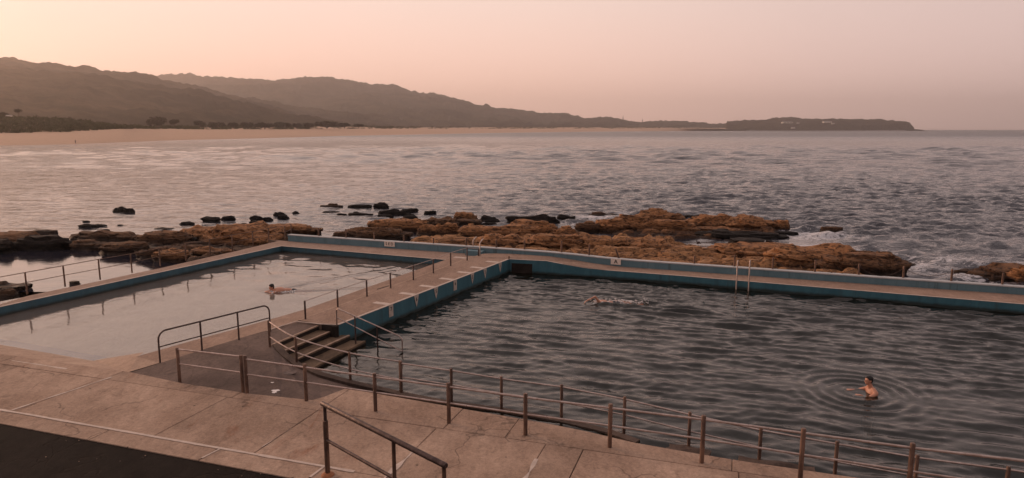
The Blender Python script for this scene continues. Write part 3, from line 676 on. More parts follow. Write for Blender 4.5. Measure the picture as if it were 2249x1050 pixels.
def pslab(u0, u1, v0, v1, g=.007, dz=0, m='slab', name='slab'):
    p = PR
    for n_, d in (((1, 0), u1-g), ((-1, 0), -u0-g), ((0, 1), v1-g), ((0, -1), -v0-g)): p = clip(p, n_, d)
    if len(p) < 3: return
    pp = []
    for i, q in enumerate(p):
        if (Vector(q)-Vector(pp[-1] if pp else p[-1])).length > .01: pp.append(q)
    # bevelled slab
    top = [Q(a, b, .65+dz) for a, b in pp]; cx = sum(p.x for p in top)/len(top); cy = sum(p.y for p in top)/len(top)
    n = len(top); v = []; 
    for p in top:
        d = V3((cx-p.x, cy-p.y, 0)); d.normalize(); v.append(p+d*.012)
    v += [p-V3((0, 0, .010)) for p in top]+[V3((p.x, p.y, .52)) for p in top]
    bm = bmesh.new(); vs = [bm.verts.new(q) for q in v]; f = bm.faces.new(vs[:n]); 
    for k in range(2):
        for i in range(n): bm.faces.new((vs[k*n+i], vs[(k+1)*n+i], vs[(k+1)*n+(i+1) % n], vs[k*n+(i+1) % n]))
    bmesh.ops.triangulate(bm, faces=[f]); bmesh.ops.recalc_face_normals(bm, faces=bm.faces)
    me = bpy.data.meshes.new(name); bm.to_mesh(me); bm.free(); me.materials.append(M[m])
    o = bpy.data.objects.new(name, me); C.objects.link(o); child(o, prom)
us = [-9, -5.2, -2.4, .42, 4.3, 6.73, 9.6, 11.97, 12.72, 15.6, 18.6, 22, 26]
for i in range(len(us)-1):
    pslab(us[i], us[i+1], .0, 2.17, dz=random.uniform(-.004, .004))
for a, b in ((-9, -4), (-4, -.5), (-.5, 3.2), (3.2, 5.93), (5.93, 8.3), (8.3, 11.2), (11.2, 14.5), (14.5, 18), (18, 26)): pslab(a, b, -.7, .0, dz=random.uniform(-.006, 0))
for a, b in ((-9, -3.2), (-3.2, .55), (.55, 4.4), (4.4, 6.73), (6.73, 9.75), (9.75, 11.1), (11.1, 15.48), (15.48, 18), (18, 26)): pslab(a, b, 2.17, 4, dz=random.uniform(-.004, .004), g=.006)
sub = slab('promenade_base', [Q(a, b, .60) for a, b in PR if b > -5][2:-1]+[Q(-9, -.5, .60), Q(26, -.5, .60)], -1.4, M['riser'], M['kerb'], kind=None); 
child(sub, prom)
# painted lines
def paint(name, a, b, w, z=.658, jag=0.):
    t = Vector((b[0]-a[0], b[1]-a[1])); L_ = t.length; t /= L_; n = Vector((-t.y, t.x)); k = max(2, int(L_/.12)); v = []
    for i in range(k+1):
        s = i/k*L_; ww = w*(1+jag*mn.noise(Vector((s*2.3, a[0], a[1])))); off = jag*.02*mn.noise(Vector((s*1.1, 4, a[1])))
        for q in (-1, 1): v.append(Q(a[0]+t.x*s+n.x*(q*ww/2+off), a[1]+t.y*s+n.y*(q*ww/2+off), z))
    o = link(name, v, [(2*i, 2*i+1, 2*i+3, 2*i+2) for i in range(k)], M['white']); child(o, prom)
paint('painted_line', (-4, .0), (8.95, -.0), .07, jag=.5)
paint('painted_line', (.28, .06), (.62, 2.33), .05, jag=1.2)
paint('painted_line', (5.93, -.44), (5.99, -.04), .04, jag=.6); paint('painted_line', (8.30, -.42), (8.32, -.04), .05, jag=.5)
paint('painted_line', (9.6, -.5), (9.6, 1.1), .07, jag=2.); paint('painted_line', (11.95, .6), (11.97, 1.5), .07, jag=2.4)
paint('painted_line', (6.70, .3), (6.76, 1.2), .02, jag=2.); paint('painted_line', (-3, 2.44), (-1., 2.42), .05, jag=1.)
# asphalt and its stones
asp = tag(link('road', [Q(-14, -.47, .63), Q(8.4, -.52, .63), Q(26, -.64, .63), Q(26, -22, .63), Q(-14, -22, .63)], [(0, 4, 3, 2, 1)], M['asphalt']), kind='structure')
mb = MB()
for _ in range(26):
    u, v_ = random.uniform(-3, 8), -.55-abs(random.gauss(0, .9)); p = Q(u, v_, .637); s = random.uniform(.006, .02)
    mb.ell(p, (s, s*.8, s*.5), None, 3)
tag(mb.build('gravel', M['pale']), kind='stuff')
# ------------------------------------------------------------------ apron, ramp, kerb
kx = [(598, 757, .60), (606, 768, .57), (620, 782, .52), (645, 801, .44), (700, 824, .33), (763, 841, .22), (820, 854, .14), (880, 868, .08), (935, 879, .06), (985, 888, .05), (1095, 903, .05), (1227, 926, .05), (1330, 950, .05), (1395, 973, .05)]
K = [P(*k) for k in kx]
near = [Q(.72, 2.72, .63), Q(2.6, 2.5, .62), Q(3.6, 2.46, .62), Q(4.64, 2.44, .60), Q(5.5, 2.5, .57), Q(6.28, 2.56, .53), Q(6.42, 2.8, .48), Q(6.63, 3.46, .40), Q(8.0, 3.42, .2), Q(9.5, 3.3, 0), Q(11.7, 3.12, -.25), Q(13.6, 2.78, -.5)]
farp = [P(352, 798, .575), P(470, 760, .575), P(560, 733, .575), fr(P(655, 703, .65), .575), P(705, 712, .59), P(598, 757, .59), K[2], K[3], K[5], K[7], K[10], K[12]]
farp = [P(352, 798, .575), P(470, 760, .575), P(540, 739, .575), P(587, 726, .575), P(598, 757, .585), K[2]-V3((0, 0, .02)), K[3]-V3((0, 0, .04)), K[4]-V3((0, 0, .06)), K[6]-V3((0, 0, .1)), K[8]-V3((0, 0, .15)), K[10]-V3((0, 0, .4)), K[12]-V3((0, 0, .6))]
v = near+farp; n = len(near)
ap = tag(link('access_ramp', v, [(i, i+1, n+i+1, n+i) for i in range(n-1)], M['dark']), kind='structure')
tag(link('landing', [P(587, 726, .575), fr(P(655, 703, .65), .60), P(705, 712, .60), P(598, 757, .585)], [(0, 3, 2, 1)], M['dark']), kind='structure')
def kerbrun(name, pts, w, zb, m):
    v = []; f = []
    for i, p in enumerate(pts):
        t = pts[min(i+1, len(pts)-1)]-pts[max(i-1, 0)]; t.z = 0; t.normalize(); nn = V3((-t.y, t.x, 0))
        v += [p, V3((p.x, p.y, zb)), V3((p.x, p.y, zb))+nn*w, p+nn*w]
    for i in range(len(pts)-1):
        for k in range(4): f.append((4*i+k, 4*i+4+k, 4*i+4+(k+1) % 4, 4*i+(k+1) % 4))
    f += [(0, 1, 2, 3), tuple(4*(len(pts)-1)+k for k in (3, 2, 1, 0))]
    return link(name, v, f, m)
kb = kerbrun('ramp_kerb', [p+V3((0, 0, .012)) for p in K], .2, -1.4, M['kerb'])
tag(kb, 'curved dark concrete kerb wall curling down beside the big pool into the water', 'wall')
for a, b, lb in (((1467, 984), (1556, 1003), 'short broken concrete block at the waterline under the second last ramp railing posts'), ((1622, 1013), (1790, 1042), 'long dark broken concrete block at the waterline near the lower right')):
    p, q = P(*a, .06), P(*b, .05); c = (p+q)/2; d = q-p
    mb = MB(); mb.box((0, 0, -.3), (d.length, .34, .7)); o = mb.build('concrete_block', M['kerb'])
    bm = bmesh.new(); bm.from_mesh(o.data); bmesh.ops.subdivide_edges(bm, edges=bm.edges, cuts=5, use_grid_fill=True)
    for vv in bm.verts: vv.co += Vector((mn.noise(vv.co*5), mn.noise(vv.co*5+Vector((9, 0, 0))), mn.noise(vv.co*4+Vector((0, 7, 0)))))*.06
    bm.to_mesh(o.data); bm.free(); o.location = c; o.rotation_euler.z = math.atan2(d.y, d.x); tag(o, lb, 'block', 'broken kerb blocks')
# drain grate in ramp apron and small white marks
for (x, y, r, lb) in ((637, 819, .17, 'grey'), ):
    p = P(x, y, .52); mb = MB(); mb.tube([p, p+V3((0, 0, .014))], r, 20); tag(mb.build('drain_cover', M['darksteel']), 'dark oval drain cover on the ramp apron beside the kerb curve', 'drain cover')
mb = MB()
for (x, y, s) in ((605, 858, .12), (598, 840, .05), (361, 813, .08), (602, 862, .07)):
    p = P(x, y, .575+.008); 
    mb.add([p+V3((s*math.cos(a)*(.8+.3*math.sin(3*a)), s*.7*math.sin(a)*(.9+.2*math.cos(5*a)), 0)) for a in np.linspace(0, 6.28, 12)[:-1]], [tuple(range(11))])
o = mb.build('paint_splash', M['foam']); o.parent = ap
# steps
steps = empty('pool_steps', P(705, 760, .3), label='broad dark concrete steps leading down from the walkway into the big pool', cat='steps')
land = [P(598, 757, .60), P(705, 712, .60), P(744, 713, .62)]
noses = [((617, 774), (737, 723.5), .45), ((648, 791), (768.6, 736.4), .28), ((684, 810), (803, 749), .11), ((722, 829), (838, 764), -.06), ((765, 846), (874, 780), -.23)]
prev = (P(598, 757, .60), P(705, 712, .60)); 
mb = MB(); q0, q1 = prev; t = (q1-q0).normalized()
backs = [q0-V3((0, 0, 0)), q1]
for i, (a, b, z) in enumerate(noses):
    p, q = P(*a, z), P(*b, z)
    back0, back1 = fr(prev[0], z)+(prev[0]-p).normalized()*.02, fr(prev[1], z)
    t = (q-p).normalized(); p2 = p-t*.25; b2 = back0-t*.25
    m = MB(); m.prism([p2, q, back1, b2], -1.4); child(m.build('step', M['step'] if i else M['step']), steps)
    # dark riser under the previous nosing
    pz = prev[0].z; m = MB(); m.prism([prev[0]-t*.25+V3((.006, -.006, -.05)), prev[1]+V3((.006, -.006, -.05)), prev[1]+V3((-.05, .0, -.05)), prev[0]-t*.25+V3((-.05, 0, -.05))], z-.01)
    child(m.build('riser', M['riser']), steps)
    # worn pale nosing
    nv = [p2+V3((0, 0, .004)), q+V3((0, 0, .004))]
    o = strip('nosing', [nv[0], nv[1]], .07, M['pale'] if i < 2 else M['step'], None); child(o, steps)
    prev = (p, q)
m = MB(); m.prism([P(598, 757, .605), P(705, 712, .605), P(705, 712, .605)+V3((-.03, .06, 0)), P(598, 757, .605)+V3((-.05, .02, 0))], .565); child(m.build('nosing', M['pale']), steps)
o = strip('edge_line', [P(587, 726, .59), fr(P(650, 706, .65), .652), P(705, 712, .655), P(744, 713, .655)], .045, M['white'], None); child(o, steps)
# end face pier of walkway by the steps
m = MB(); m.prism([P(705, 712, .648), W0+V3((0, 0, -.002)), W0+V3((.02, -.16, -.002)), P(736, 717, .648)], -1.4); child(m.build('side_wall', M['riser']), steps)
# ------------------------------------------------------------------ railings
def smooth_path(pts, k=8):
    out = []; n = len(pts)
    for i in range(n-1):
        p0, p1, p2, p3 = pts[max(i-1, 0)], pts[i], pts[i+1], pts[min(i+2, n-1)]
        for j in range(k):
            t = j/k; out.append(.5*((2*p1)+(p2-p0)*t+(2*p0-5*p1+4*p2-p3)*t*t+(3*p1-p0-3*p2+p3)*t**3))
    out.append(pts[-1]); return out
def railing(label, posts, rp, rr, mats, mids=(.52,), top=.06, curve=False, feet=False, group=None, name='railing', cap=False, over=0.):
    root = empty(name, posts[0][0], label=label, cat='railing', group=group)
    for (b, zt) in posts:
        m = MB(); m.tube([b-V3((0, 0, .03)), V3((b.x, b.y, zt-.012)), V3((b.x, b.y, zt))], [rp, rp, rp*.82], 14); po = child(autosmooth(m.build('post', mats[0])), root)
        if cap:
            m = MB(); m.tube([V3((b.x, b.y, zt-.004)), V3((b.x, b.y, zt+.012)), V3((b.x, b.y, zt+.02))], [rp*1.06, rp*1.06, rp*.6], 14); c_ = autosmooth(m.build('cap', mats[1])); c_.parent = po; c_.matrix_parent_inverse = po.matrix_parent_inverse
        if feet:
            m = MB(); m.tube([b+V3((0, 0, .0)), b+V3((0, 0, .012)), b+V3((0, 0, .03))], [rp*1.9, rp*1.8, rp*1.25], 14); c_ = autosmooth(m.build('flange', M['rustfoot'])); c_.parent = po; c_.matrix_parent_inverse = po.matrix_parent_inverse
    for j, fr_ in enumerate((None,)+tuple(mids)):
        pts = [V3((b.x, b.y, (zt-top) if fr_ is None else b.z+(zt-b.z)*(1-fr_))) for b, zt in posts]
        if curve: pts = smooth_path(pts)
        if over: pts[-1] = pts[-1]+(pts[-1]-pts[-2]).normalized()*over
        m = MB(); m.tube(pts, rr if fr_ is None else rr*.85, 10); child(autosmooth(m.build('top_rail' if fr_ is None else 'mid_rail', mats[1]), 60), root)
    return root
def PT(x, yb, yt, z): b = P(x, yb, z); return (b, ztop(b.y, yt))
# promenade railings
railing('short two-post bronze railing section left of the double post on the promenade', [PT(395, 838, 764, .65), PT(534, 861, 780, .65)], .040, .021, (M['rust'], M['steel']), mids=(.47,), top=.035, cap=True, feet=True)
pr = [PT(543, 863, 781, .65), PT(673, 880, 799, .65), PT(825, 903, 820, .65), PT(986, 929, 841, .65), PT(1154, 955, 864, .65), PT(1339, 982, 887, .65), PT(1541, 1016, 912, .65), PT(1757, 1055, 941, .65)]
for (x, yt) in ((1993, 973), (2249, 1003), (2520, 1040)):
    p0 = pr[-1][0]; d = (p0-pr[-3][0]).normalized(); a = (x-1124.5)/F; t = (a*(p0.y*ct+(H-.65)*st)-p0.x)/(d.x-a*d.y*ct); b = p0+d*t; b.z = .65; pr.append((b, ztop(b.y, yt)))
railing('long bronze promenade railing with thick posts from the double post to the lower right', pr, .042, .022, (M['rust'], M['steel']), mids=(.50,), top=.085, cap=True, feet=True)
# curved railing then straight railing along the ramp
cr = [PT(593, 761, 704, .60), PT(645, 797, 741, .46), PT(763, 836, 775, .24), PT(874, 862, 794, .10)]
cr = [(b+V3((.06, .08, 0)) if i else b, z) for i, (b, z) in enumerate(cr)]
railing('curved railing bending round the pool steps down the kerb, left of the ramp railing', cr, .036, .021, (M['rust'], M['steel']), mids=(.62,), top=.03, curve=True, cap=False)
fr_ = [PT(882, 863, 794, .08), PT(985, 890, 813, .05), PT(1095, 903, 831, .05), PT(1227, 926, 849, .05), PT(1365, 955, 876, .05), PT(1512, 989, 906, .02), PT(1667, 1016, 940, .02), PT(1833, 1047, 970, .02)]
for (x, yt) in ((2007, 1000), (2204, 1026), (2420, 1058)):
    p0 = fr_[-1][0]; d = (p0-fr_[-4][0]).normalized(); a = (x-1124.5)/F; t = (a*(p0.y*ct+(H)*st)-p0.x)/(d.x-a*d.y*ct); b = p0+d*t; b.z = 0; fr_.append((b, ztop(b.y, yt)))
for i, (b, z) in enumerate(fr_):
    if i > 4: b.z = -1.2 if i > 6 else -.1
fr2 = [(b+V3((.07, .1, 0)) if 0 < i < 5 else b, z) for i, (b, z) in enumerate(fr_)]
root = empty('railing', fr2[0][0], label='long thin railing standing in the water along the submerged ramp, beyond the promenade railing', cat='railing')
for b, zt in fr2:
    m = MB(); m.tube([b-V3((0, 0, .02)), V3((b.x, b.y, zt)), V3((b.x, b.y, zt+.012))], [.036, .036, .028], 12); child(autosmooth(m.build('post', M['rust'])), root)
for nm, dz in (('top_rail', .05), ('mid_rail', .42)):
    m = MB(); m.tube([V3((b.x, b.y, zt-dz)) for b, zt in fr2], .020 if dz < .1 else .017, 10); child(autosmooth(m.build(nm, M['steel']), 60), root)
# handrail in the foreground
hz = ztop(P(720, 1043, .65).y, 889)
b0 = P(720, 1043, .65); e1, e2_ = P(873, 972, hz), P(977, 1022, hz)
dv = (e2_-V3((b0.x, b0.y, hz))); dv.z = 0; L_ = dv.length; dv.normalize()
root = empty('handrail', b0, label='thick round handrail with a rusty foot on the promenade in the bottom centre foreground', cat='handrail')
m = MB(); m.tube([b0, V3((b0.x, b0.y, hz-.30)), V3((b0.x, b0.y, hz-.29))], [.046, .046, .036], 18); po = child(autosmooth(m.build('post', M['rust'])), root)
m = MB(); m.tube([V3((b0.x, b0.y, hz-.29)), V3((b0.x, b0.y, hz-.02))], .030, 14); child(autosmooth(m.build('post_neck', M['darksteel'])), root)
m = MB(); m.tube([b0+V3((0, 0, .0)), b0+V3((0, 0, .015)), b0+V3((0, 0, .05))], [.12, .11, .06], 20); child(autosmooth(m.build('flange', M['rustfoot'])), root)
tA, tB = V3((b0.x, b0.y, hz))-dv*.09, V3((b0.x, b0.y, hz))+dv*(L_+.03)
m = MB(); m.tube([tA-dv*.0, tA+dv*.015, tB-dv*.015, tB], [.038, .044, .044, .036], 18); child(autosmooth(m.build('top_rail', M['darksteel'])), root)
m = MB(); m.tube([tA-dv*.012, tA-dv*.001], [.026, .037], 18); child(autosmooth(m.build('end_cap', M['bright'])), root)
for s in (.62*L_, L_-.02):
    p = V3((b0.x, b0.y, 0))+dv*s; m = MB(); m.tube([V3((p.x, p.y, .63)), V3((p.x, p.y, hz-.02))], .032, 14); child(autosmooth(m.build('post', M['rust'])), root)
mz = ztop(b0.y, 966)
m = MB(); m.tube([V3((b0.x, b0.y, mz)), V3((b0.x, b0.y, mz))+dv*L_], .030, 14); child(autosmooth(m.build('mid_rail', M['darksteel'])), root)
# left seaside fence
lf = [PT(-110, 683, 632, .5), PT(-28, 664, 614, .5)]+[PT(x, yb, yt, .5) for x, yb, yt in ((60, 645, 598), (143, 628, 583), (220, 613, 569), (290, 598, 557), (352, 583, 545), (409, 572, 535), (462, 560, 526), (511, 550, 516), (556, 541, 508), (591, 533, 501), (626, 526, 496), (640, 516, 492))]
railing('long thin two-rail fence on the seaside deck left of the shallow pool', lf, .032, .015, (M['rust'], M['rust']), mids=(.48,), top=.012)
# walkway cable rail
wr = [PT(671, 701, 670, .65), PT(742, 674, 648, .65), PT(806, 651, 626, .65), PT(858, 633, 608, .65), PT(908, 615, 590, .65), PT(952, 600, 576, .65), PT(990, 584, 563, .65), PT(1026, 572, 550, .65), PT(1053, 561, 546, .65)]
wr = [(P(671, 701, .65), .65+.62)]; 
for (x, y) in ((742, 674), (806, 651), (858, 633), (908, 615), (952, 600), (990, 584), (1026, 572)): wr.append((P(x, y, .65), 1.27))
wr.append((P(1051, 562, .65), 1.0))
railing('single-cable rail with short dark posts along the middle walkway between the pools', wr, .032, .012, (M['darksteel'], M['steel']), mids=(), top=.012)
# arched tube railing at the left pool corner
rb = [P(352, 798, .57), P(444, 771, .57), P(525, 747, .57), P(594, 729, .57)]
zt = [ztop(rb[0].y, 722), ztop(rb[1].y, 709), ztop(rb[2].y, 687), ztop(rb[3].y, 670)]
za = sum(zt)/4
d = (rb[3]-rb[0]); d.z = 0; d.normalize()
root = empty('railing', rb[0], label='dark tube railing with rounded ends at the near corner of the shallow pool', cat='railing')
pth = [rb[0], fr(rb[0], za-.22)]+[fr(rb[0], za-.22)+V3((d.x*.22*(1-math.cos(a)), d.y*.22*(1-math.cos(a)), .22*math.sin(a))) for a in (R(20), R(45), R(70), R(90))]
pth2 = [fr(rb[3], za-.22)-V3((d.x*.22*(1-math.cos(a)), d.y*.22*(1-math.cos(a)), -.22*math.sin(a))) for a in (R(90), R(70), R(45), R(20))]+[fr(rb[3], za-.22), rb[3]]
m = MB(); m.tube(pth+pth2, .024, 12); child(autosmooth(m.build('top_rail', M['darksteel']), 60), root)
m = MB(); m.tube([fr(rb[0], .57+(za-.57)*.52), fr(rb[3], .57+(za-.57)*.52)], .017, 10); child(autosmooth(m.build('mid_rail', M['darksteel']), 60), root)
for b in rb[1:3]:
    m = MB(); m.tube([b, fr(b, za)], .026, 12); child(autosmooth(m.build('post', M['darksteel'])), root)
# handrail down the pool steps
h0 = P(740, 714, .65); h1 = fr(P(778, 745, .28), .2); h2 = P(830, 768, -.0); h3 = P(884, 775, 0)
zt0, zt1, zt2 = ztop(h0.y, 676), ztop(h1.y, 692), ztop(h2.y, 714)
root = empty('handrail', h0, label='thin two-rail handrail sloping down the steps into the big pool', cat='handrail')
p3t = fr(h3, ztop(h3.y, 741)); p0t = fr(h0, zt0)
u0 = (p3t-p0t).normalized()
def online(h): 
    t = ((h.x-p0t.x)*u0.x+(h.y-p0t.y)*u0.y)/(u0.x**2+u0.y**2); return p0t+u0*t
m = MB(); m.tube([h0, p0t-V3((0, 0, .12)), p0t-V3((0, 0, .05))+u0*.02, p0t+u0*.09, p3t-u0*.10, p3t-u0*.02-V3((0, 0, .05)), p3t-V3((0, 0, .12)), fr(p3t, ztop(h3.y, 773))], .021, 12)
child(autosmooth(m.build('top_rail', M['steel']), 60), root)
m = MB(); m.tube([p0t-V3((0, 0, (zt0-.65)*.55)), p3t-V3((0, 0, .45))], .017, 10); child(autosmooth(m.build('mid_rail', M['steel']), 60), root)
for h, zb in ((h1, -.3), (h2, -.6)):
    q = online(h); m = MB(); m.tube([fr(q, zb), q], .024, 12); child(autosmooth(m.build('post', M['darksteel'])), root)
# chain posts on the parapet
cf = empty('chain_fence', par(2, .8, .2), label='row of short bronze posts joined by a drooping chain on the blue parapet', cat='fence')
cp = [(700, 500), (760, 503), (822, 511), (887, 517), (952, 522), (1024, 523), (1090, 527), (1152, 528), (1233, 529), (1294, 537), (1360, 545), (1525, 562), (1613, 560), (1697, 566), (1790, 572), (1886, 580), (1984, 585), (2090, 591), (2202, 600), (2330, 608)]
tops = []
for i, (x, yt) in enumerate(cp):
    s = on_par(x, .85, .22); z0 = float(np.interp(s, ps, [.885, .88, .885, .87, .83, .76, .73, .71, .70])); b = par(s, z0, .22); zt_ = ztop(b.y, yt)
    lean = V3((.0, 0, 0)) if i != 10 else V3((-.18, 0, 0))
    m = MB(); m.tube([b-V3((0, 0, .05)), fr(b, zt_-.03)+lean, fr(b, zt_)+lean], [.042, .042, .032], 12); po = child(autosmooth(m.build('post', M['rust'])), cf)
    m = MB(); m.ell(fr(b, zt_+.01)+lean, (.046, .046, .03), None, 6); c_ = m.build('knob', M['steel'], None, True); c_.parent = po; c_.matrix_parent_inverse = po.matrix_parent_inverse
    tops.append(fr(b, zt_-.08)+lean)
for i in range(13, len(tops)-1):
    a, b = tops[i], tops[i+1]; pts = []
    for k in range(15):
        t = k/14; p = a.lerp(b, t); p.z -= .38*4*t*(1-t)*(.8+.3*math.sin(i)); pts.append(p)
    m = MB(); m.tube(pts, .009, 6); child(m.build('chain', M['darksteel']), cf)
a, b = tops[0], tops[1]; m = MB(); m.tube([a.lerp(b, k/8)-V3((0, 0, .12*4*k/8*(1-k/8))) for k in range(9)], .008, 6); child(m.build('chain', M['darksteel']), cf)
# grab rails at the seaward gate
root = empty('grab_rail', P(1052, 562, .65), label='pair of bent steel grab rails where the walkway meets the parapet', cat='grab rail')
for (x, yb, z, yt) in ((1054, 562, .65, 532), (1039, 549, .86, 527)):
    b = P(x, yb, z) if z < .7 else par(on_par(x, .86, .1), .86, .1); t_ = fr(b, ztop(b.y, yt))
    m = MB(); m.tube([b, t_-V3((0, 0, .06)), t_+V3((.03, .08, -.01)), t_+V3((.10, .40, .06)), t_+V3((.14, .62, .05))], .030, 12); child(autosmooth(m.build('rail', M['bright']), 60), root)
# wall gate notch box
m = MB(); b = par(on_par(1043, .7, -.3), .62, -.28); m.box(b, (.9, .4, .24), math.atan2(PD_.y, PD_.x)); o = m.build('step_block', M['blue_p']); tag(o, 'small blue painted step block against the parapet by the grab rails', 'step')
# tall pole in the pool corner
b = P(1115, 575, .4); root = empty('depth_pole', b, label='slender upright pole standing in the corner of the big pool', cat='pole')
b = P(1118, 597, 0)
m = MB(); m.tube([fr(b, -1.3), fr(b, .4)], .045, 10); m.tube([fr(b, .4), fr(b, ztop(b.y, 564)), fr(b, ztop(b.y, 562))], [.045, .04, .02], 10); child(autosmooth(m.build('shaft', M['rust'])), root)
# ladder
root = empty('pool_ladder', P(1632, 640, 0), label='steel ladder with two tall rails at the far side of the big pool', cat='ladder')
la, lb_ = P(1617, 640, 0), P(1643, 642.5, 0)
dd = (rp[5]-rp[4]).normalized(); nn = V3((-dd.y, dd.x, 0))
s0 = rp[4]+dd*((la-rp[4]).dot(dd)); 
for k, x in enumerate((1618, 1645)):
    a = (x-1124.5)/F; A_ = rp[4]-nn*.13; t = (a*(A_.y*ct+(H-.5)*st)-A_.x)/(dd.x-a*dd.y*ct); b = A_+dd*t
    m = MB(); m.tube([fr(b, -1.2), fr(b, ztop(b.y, 573.5)-.05)+V3((0, 0, 0)), fr(b, ztop(b.y, 573.5))+nn*.03, fr(b, ztop(b.y, 573.5)-.0)+nn*.10], .030, 12); child(autosmooth(m.build('rail', M['bright']), 60), root)
    if k: lq = b
    else: lp = b
for z in (-.95, -.65, -.35, -.06):
    m = MB(); m.tube([fr(lp, z), fr(lq, z)], .025, 8); child(m.build('rung', M['bright']), root)
# ------------------------------------------------------------------ signs and lane markers
def text(name, s, size, loc, xdir, up, mt, parent, depth=.002, sx=1.):
    cu = bpy.data.curves.new('t', 'FONT'); cu.body = s; cu.size = size; cu.align_x = 'CENTER'; cu.align_y = 'CENTER'; cu.extrude = depth; cu.offset = size*.018
    o = bpy.data.objects.new('t', cu); C.objects.link(o); dg = bpy.context.evaluated_depsgraph_get()
    me = bpy.data.meshes.new_from_object(o.evaluated_get(dg)); bpy.data.objects.remove(o); me.materials.clear(); me.materials.append(mt)
    xd = Vector(xdir).normalized(); u = Vector(up).normalized(); zd = xd.cross(u)
    Mx = Matrix(((xd.x*sx, u.x, zd.x, loc[0]), (xd.y*sx, u.y, zd.y, loc[1]), (xd.z*sx, u.z, zd.z, loc[2]), (0, 0, 0, 1)))
    me.transform(Mx); q = bpy.data.objects.new(name, me); C.objects.link(q)
    if parent: child(q, parent)
    return q
for (x0, x1, tx, z0, z1, lb) in ((845, 867.5, 'S E D', .60, .87, 'small white sign with three black characters on the left part of the parapet'), (1342, 1364, 'A', .47, .75, 'small white sign with a black letter A on the parapet')):
    s0, s1 = on_par(x0, .7, 0), on_par(x1, .7, 0); c = par((s0+s1)/2, (z0+z1)/2, -.035)
    root = empty('sign', c, label=lb, cat='sign')
    m = MB(); m.box(c, (s1-s0, .02, z1-z0), math.atan2(PD_.y, PD_.x)); child(m.build('plate', plain('sign_white', (.72, .62, .54), .6)), root)
    text('lettering', tx, .21 if len(tx) > 1 else .26, c-PN*.0125, PD_, (0, 0, 1), M['black'], root, sx=1. if len(tx) > 1 else 1.)
wd = (W1-W0); wd.z = 0; WL = wd.length; wd.normalize(); wn = V3((wd.y, -wd.x, 0))   # outward over the big pool
lm = [(862, 'rect', '7', 30), (918, 'tri', '6', 30), (961, 'tri', '5', 28), (1003, 'rect', '4', 27), (1041, 'tri', '3', 26), (1069, 'tri', '2', 25), (1102, 'tri', '1', 24)]
names = ['nearest the steps, with a square tab', 'second from the steps, with a pointed tab', 'third from the steps, with a pointed tab', 'at the middle of the walkway, with a square tab', 'fifth from the steps, with a pointed tab', 'sixth from the steps, with a pointed tab', 'farthest from the steps, with a pointed tab']
for i, (x, kind_, dg_, _) in enumerate(lm):
    a = (x-4-1124.5)/F; t = (a*(W0.y*ct+(H-.65)*st)-W0.x)/(wd.x-a*wd.y*ct); c = W0+wd*t
    root = empty('lane_marker', c, label='white lane marker '+names[i], cat='lane marker', group='lane markers along the middle walkway')
    w = .13; D = .72
    m = MB(); m.prism([c+wd*w-wn*.10+V3((0, 0, .006)), c-wd*w-wn*.10+V3((0, 0, .006)), c-wd*w-wn*D+V3((0, 0, .006)), c+wd*w-wn*D+V3((0, 0, .006))], .64); child(m.build('deck_plate', M['white']), root)
    y0 = wn*.006
    if kind_ == 'rect': pl = [c+wd*w*.95+y0, c-wd*w*.95+y0, c-wd*w*.95+y0-V3((0, 0, .42)), c+wd*w*.95+y0-V3((0, 0, .42))]
    else: pl = [c+wd*w*1.15+y0, c-wd*w*1.15+y0, c-wd*w*.6+y0-V3((0, 0, .26)), c+y0-V3((0, 0, .44)), c+wd*w*.6+y0-V3((0, 0, .26))]
    pl = [p-V3((0, 0, .016)) for p in pl]
    v = pl+[p+wn*.012 for p in pl]; n = len(pl)
    child(link('wall_tab', v, [tuple(range(n)), tuple(range(n, 2*n))[::-1]]+[(k, (k+1) % n, n+(k+1) % n, n+k) for k in range(n)], M['white']), root)
    text('number', dg_, .2, c+wn*.020-V3((0, 0, .17)), wd, (0, 0, 1), M['black'], root)
for (x, y) in ((828, 641), (1022, 566)):
    p = P(x, y, .5) if x < 1000 else P(x, y, .5); m = MB(); root = None
m = MB(); c = P(1027, 566, .5)
for (x, y, z) in ((824, 644, .5), (1013, 566, .5)):
    c = P(x, y, z); m = MB(); m.prism([c+wd*.15-wn*.4+V3((0, 0, .006)), c-wd*.15-wn*.4+V3((0, 0, .006)), c-wd*.15+wn*.3+V3((0, 0, .006)), c+wd*.15+wn*.3+V3((0, 0, .006))][::-1], z-.02); m.build('painted_patch', M['white']).parent = tier
c0, c1 = P(829, 637, .5), P(856, 629, .5); m = MB(); m.prism([c0+V3((0, 0, .01)), c1+V3((0, 0, .01)), c1+V3((-.06, .12, .01)), c0+V3((-.06, .12, .01))], .49); m.build('drain_slot', M['riser']).parent = tier
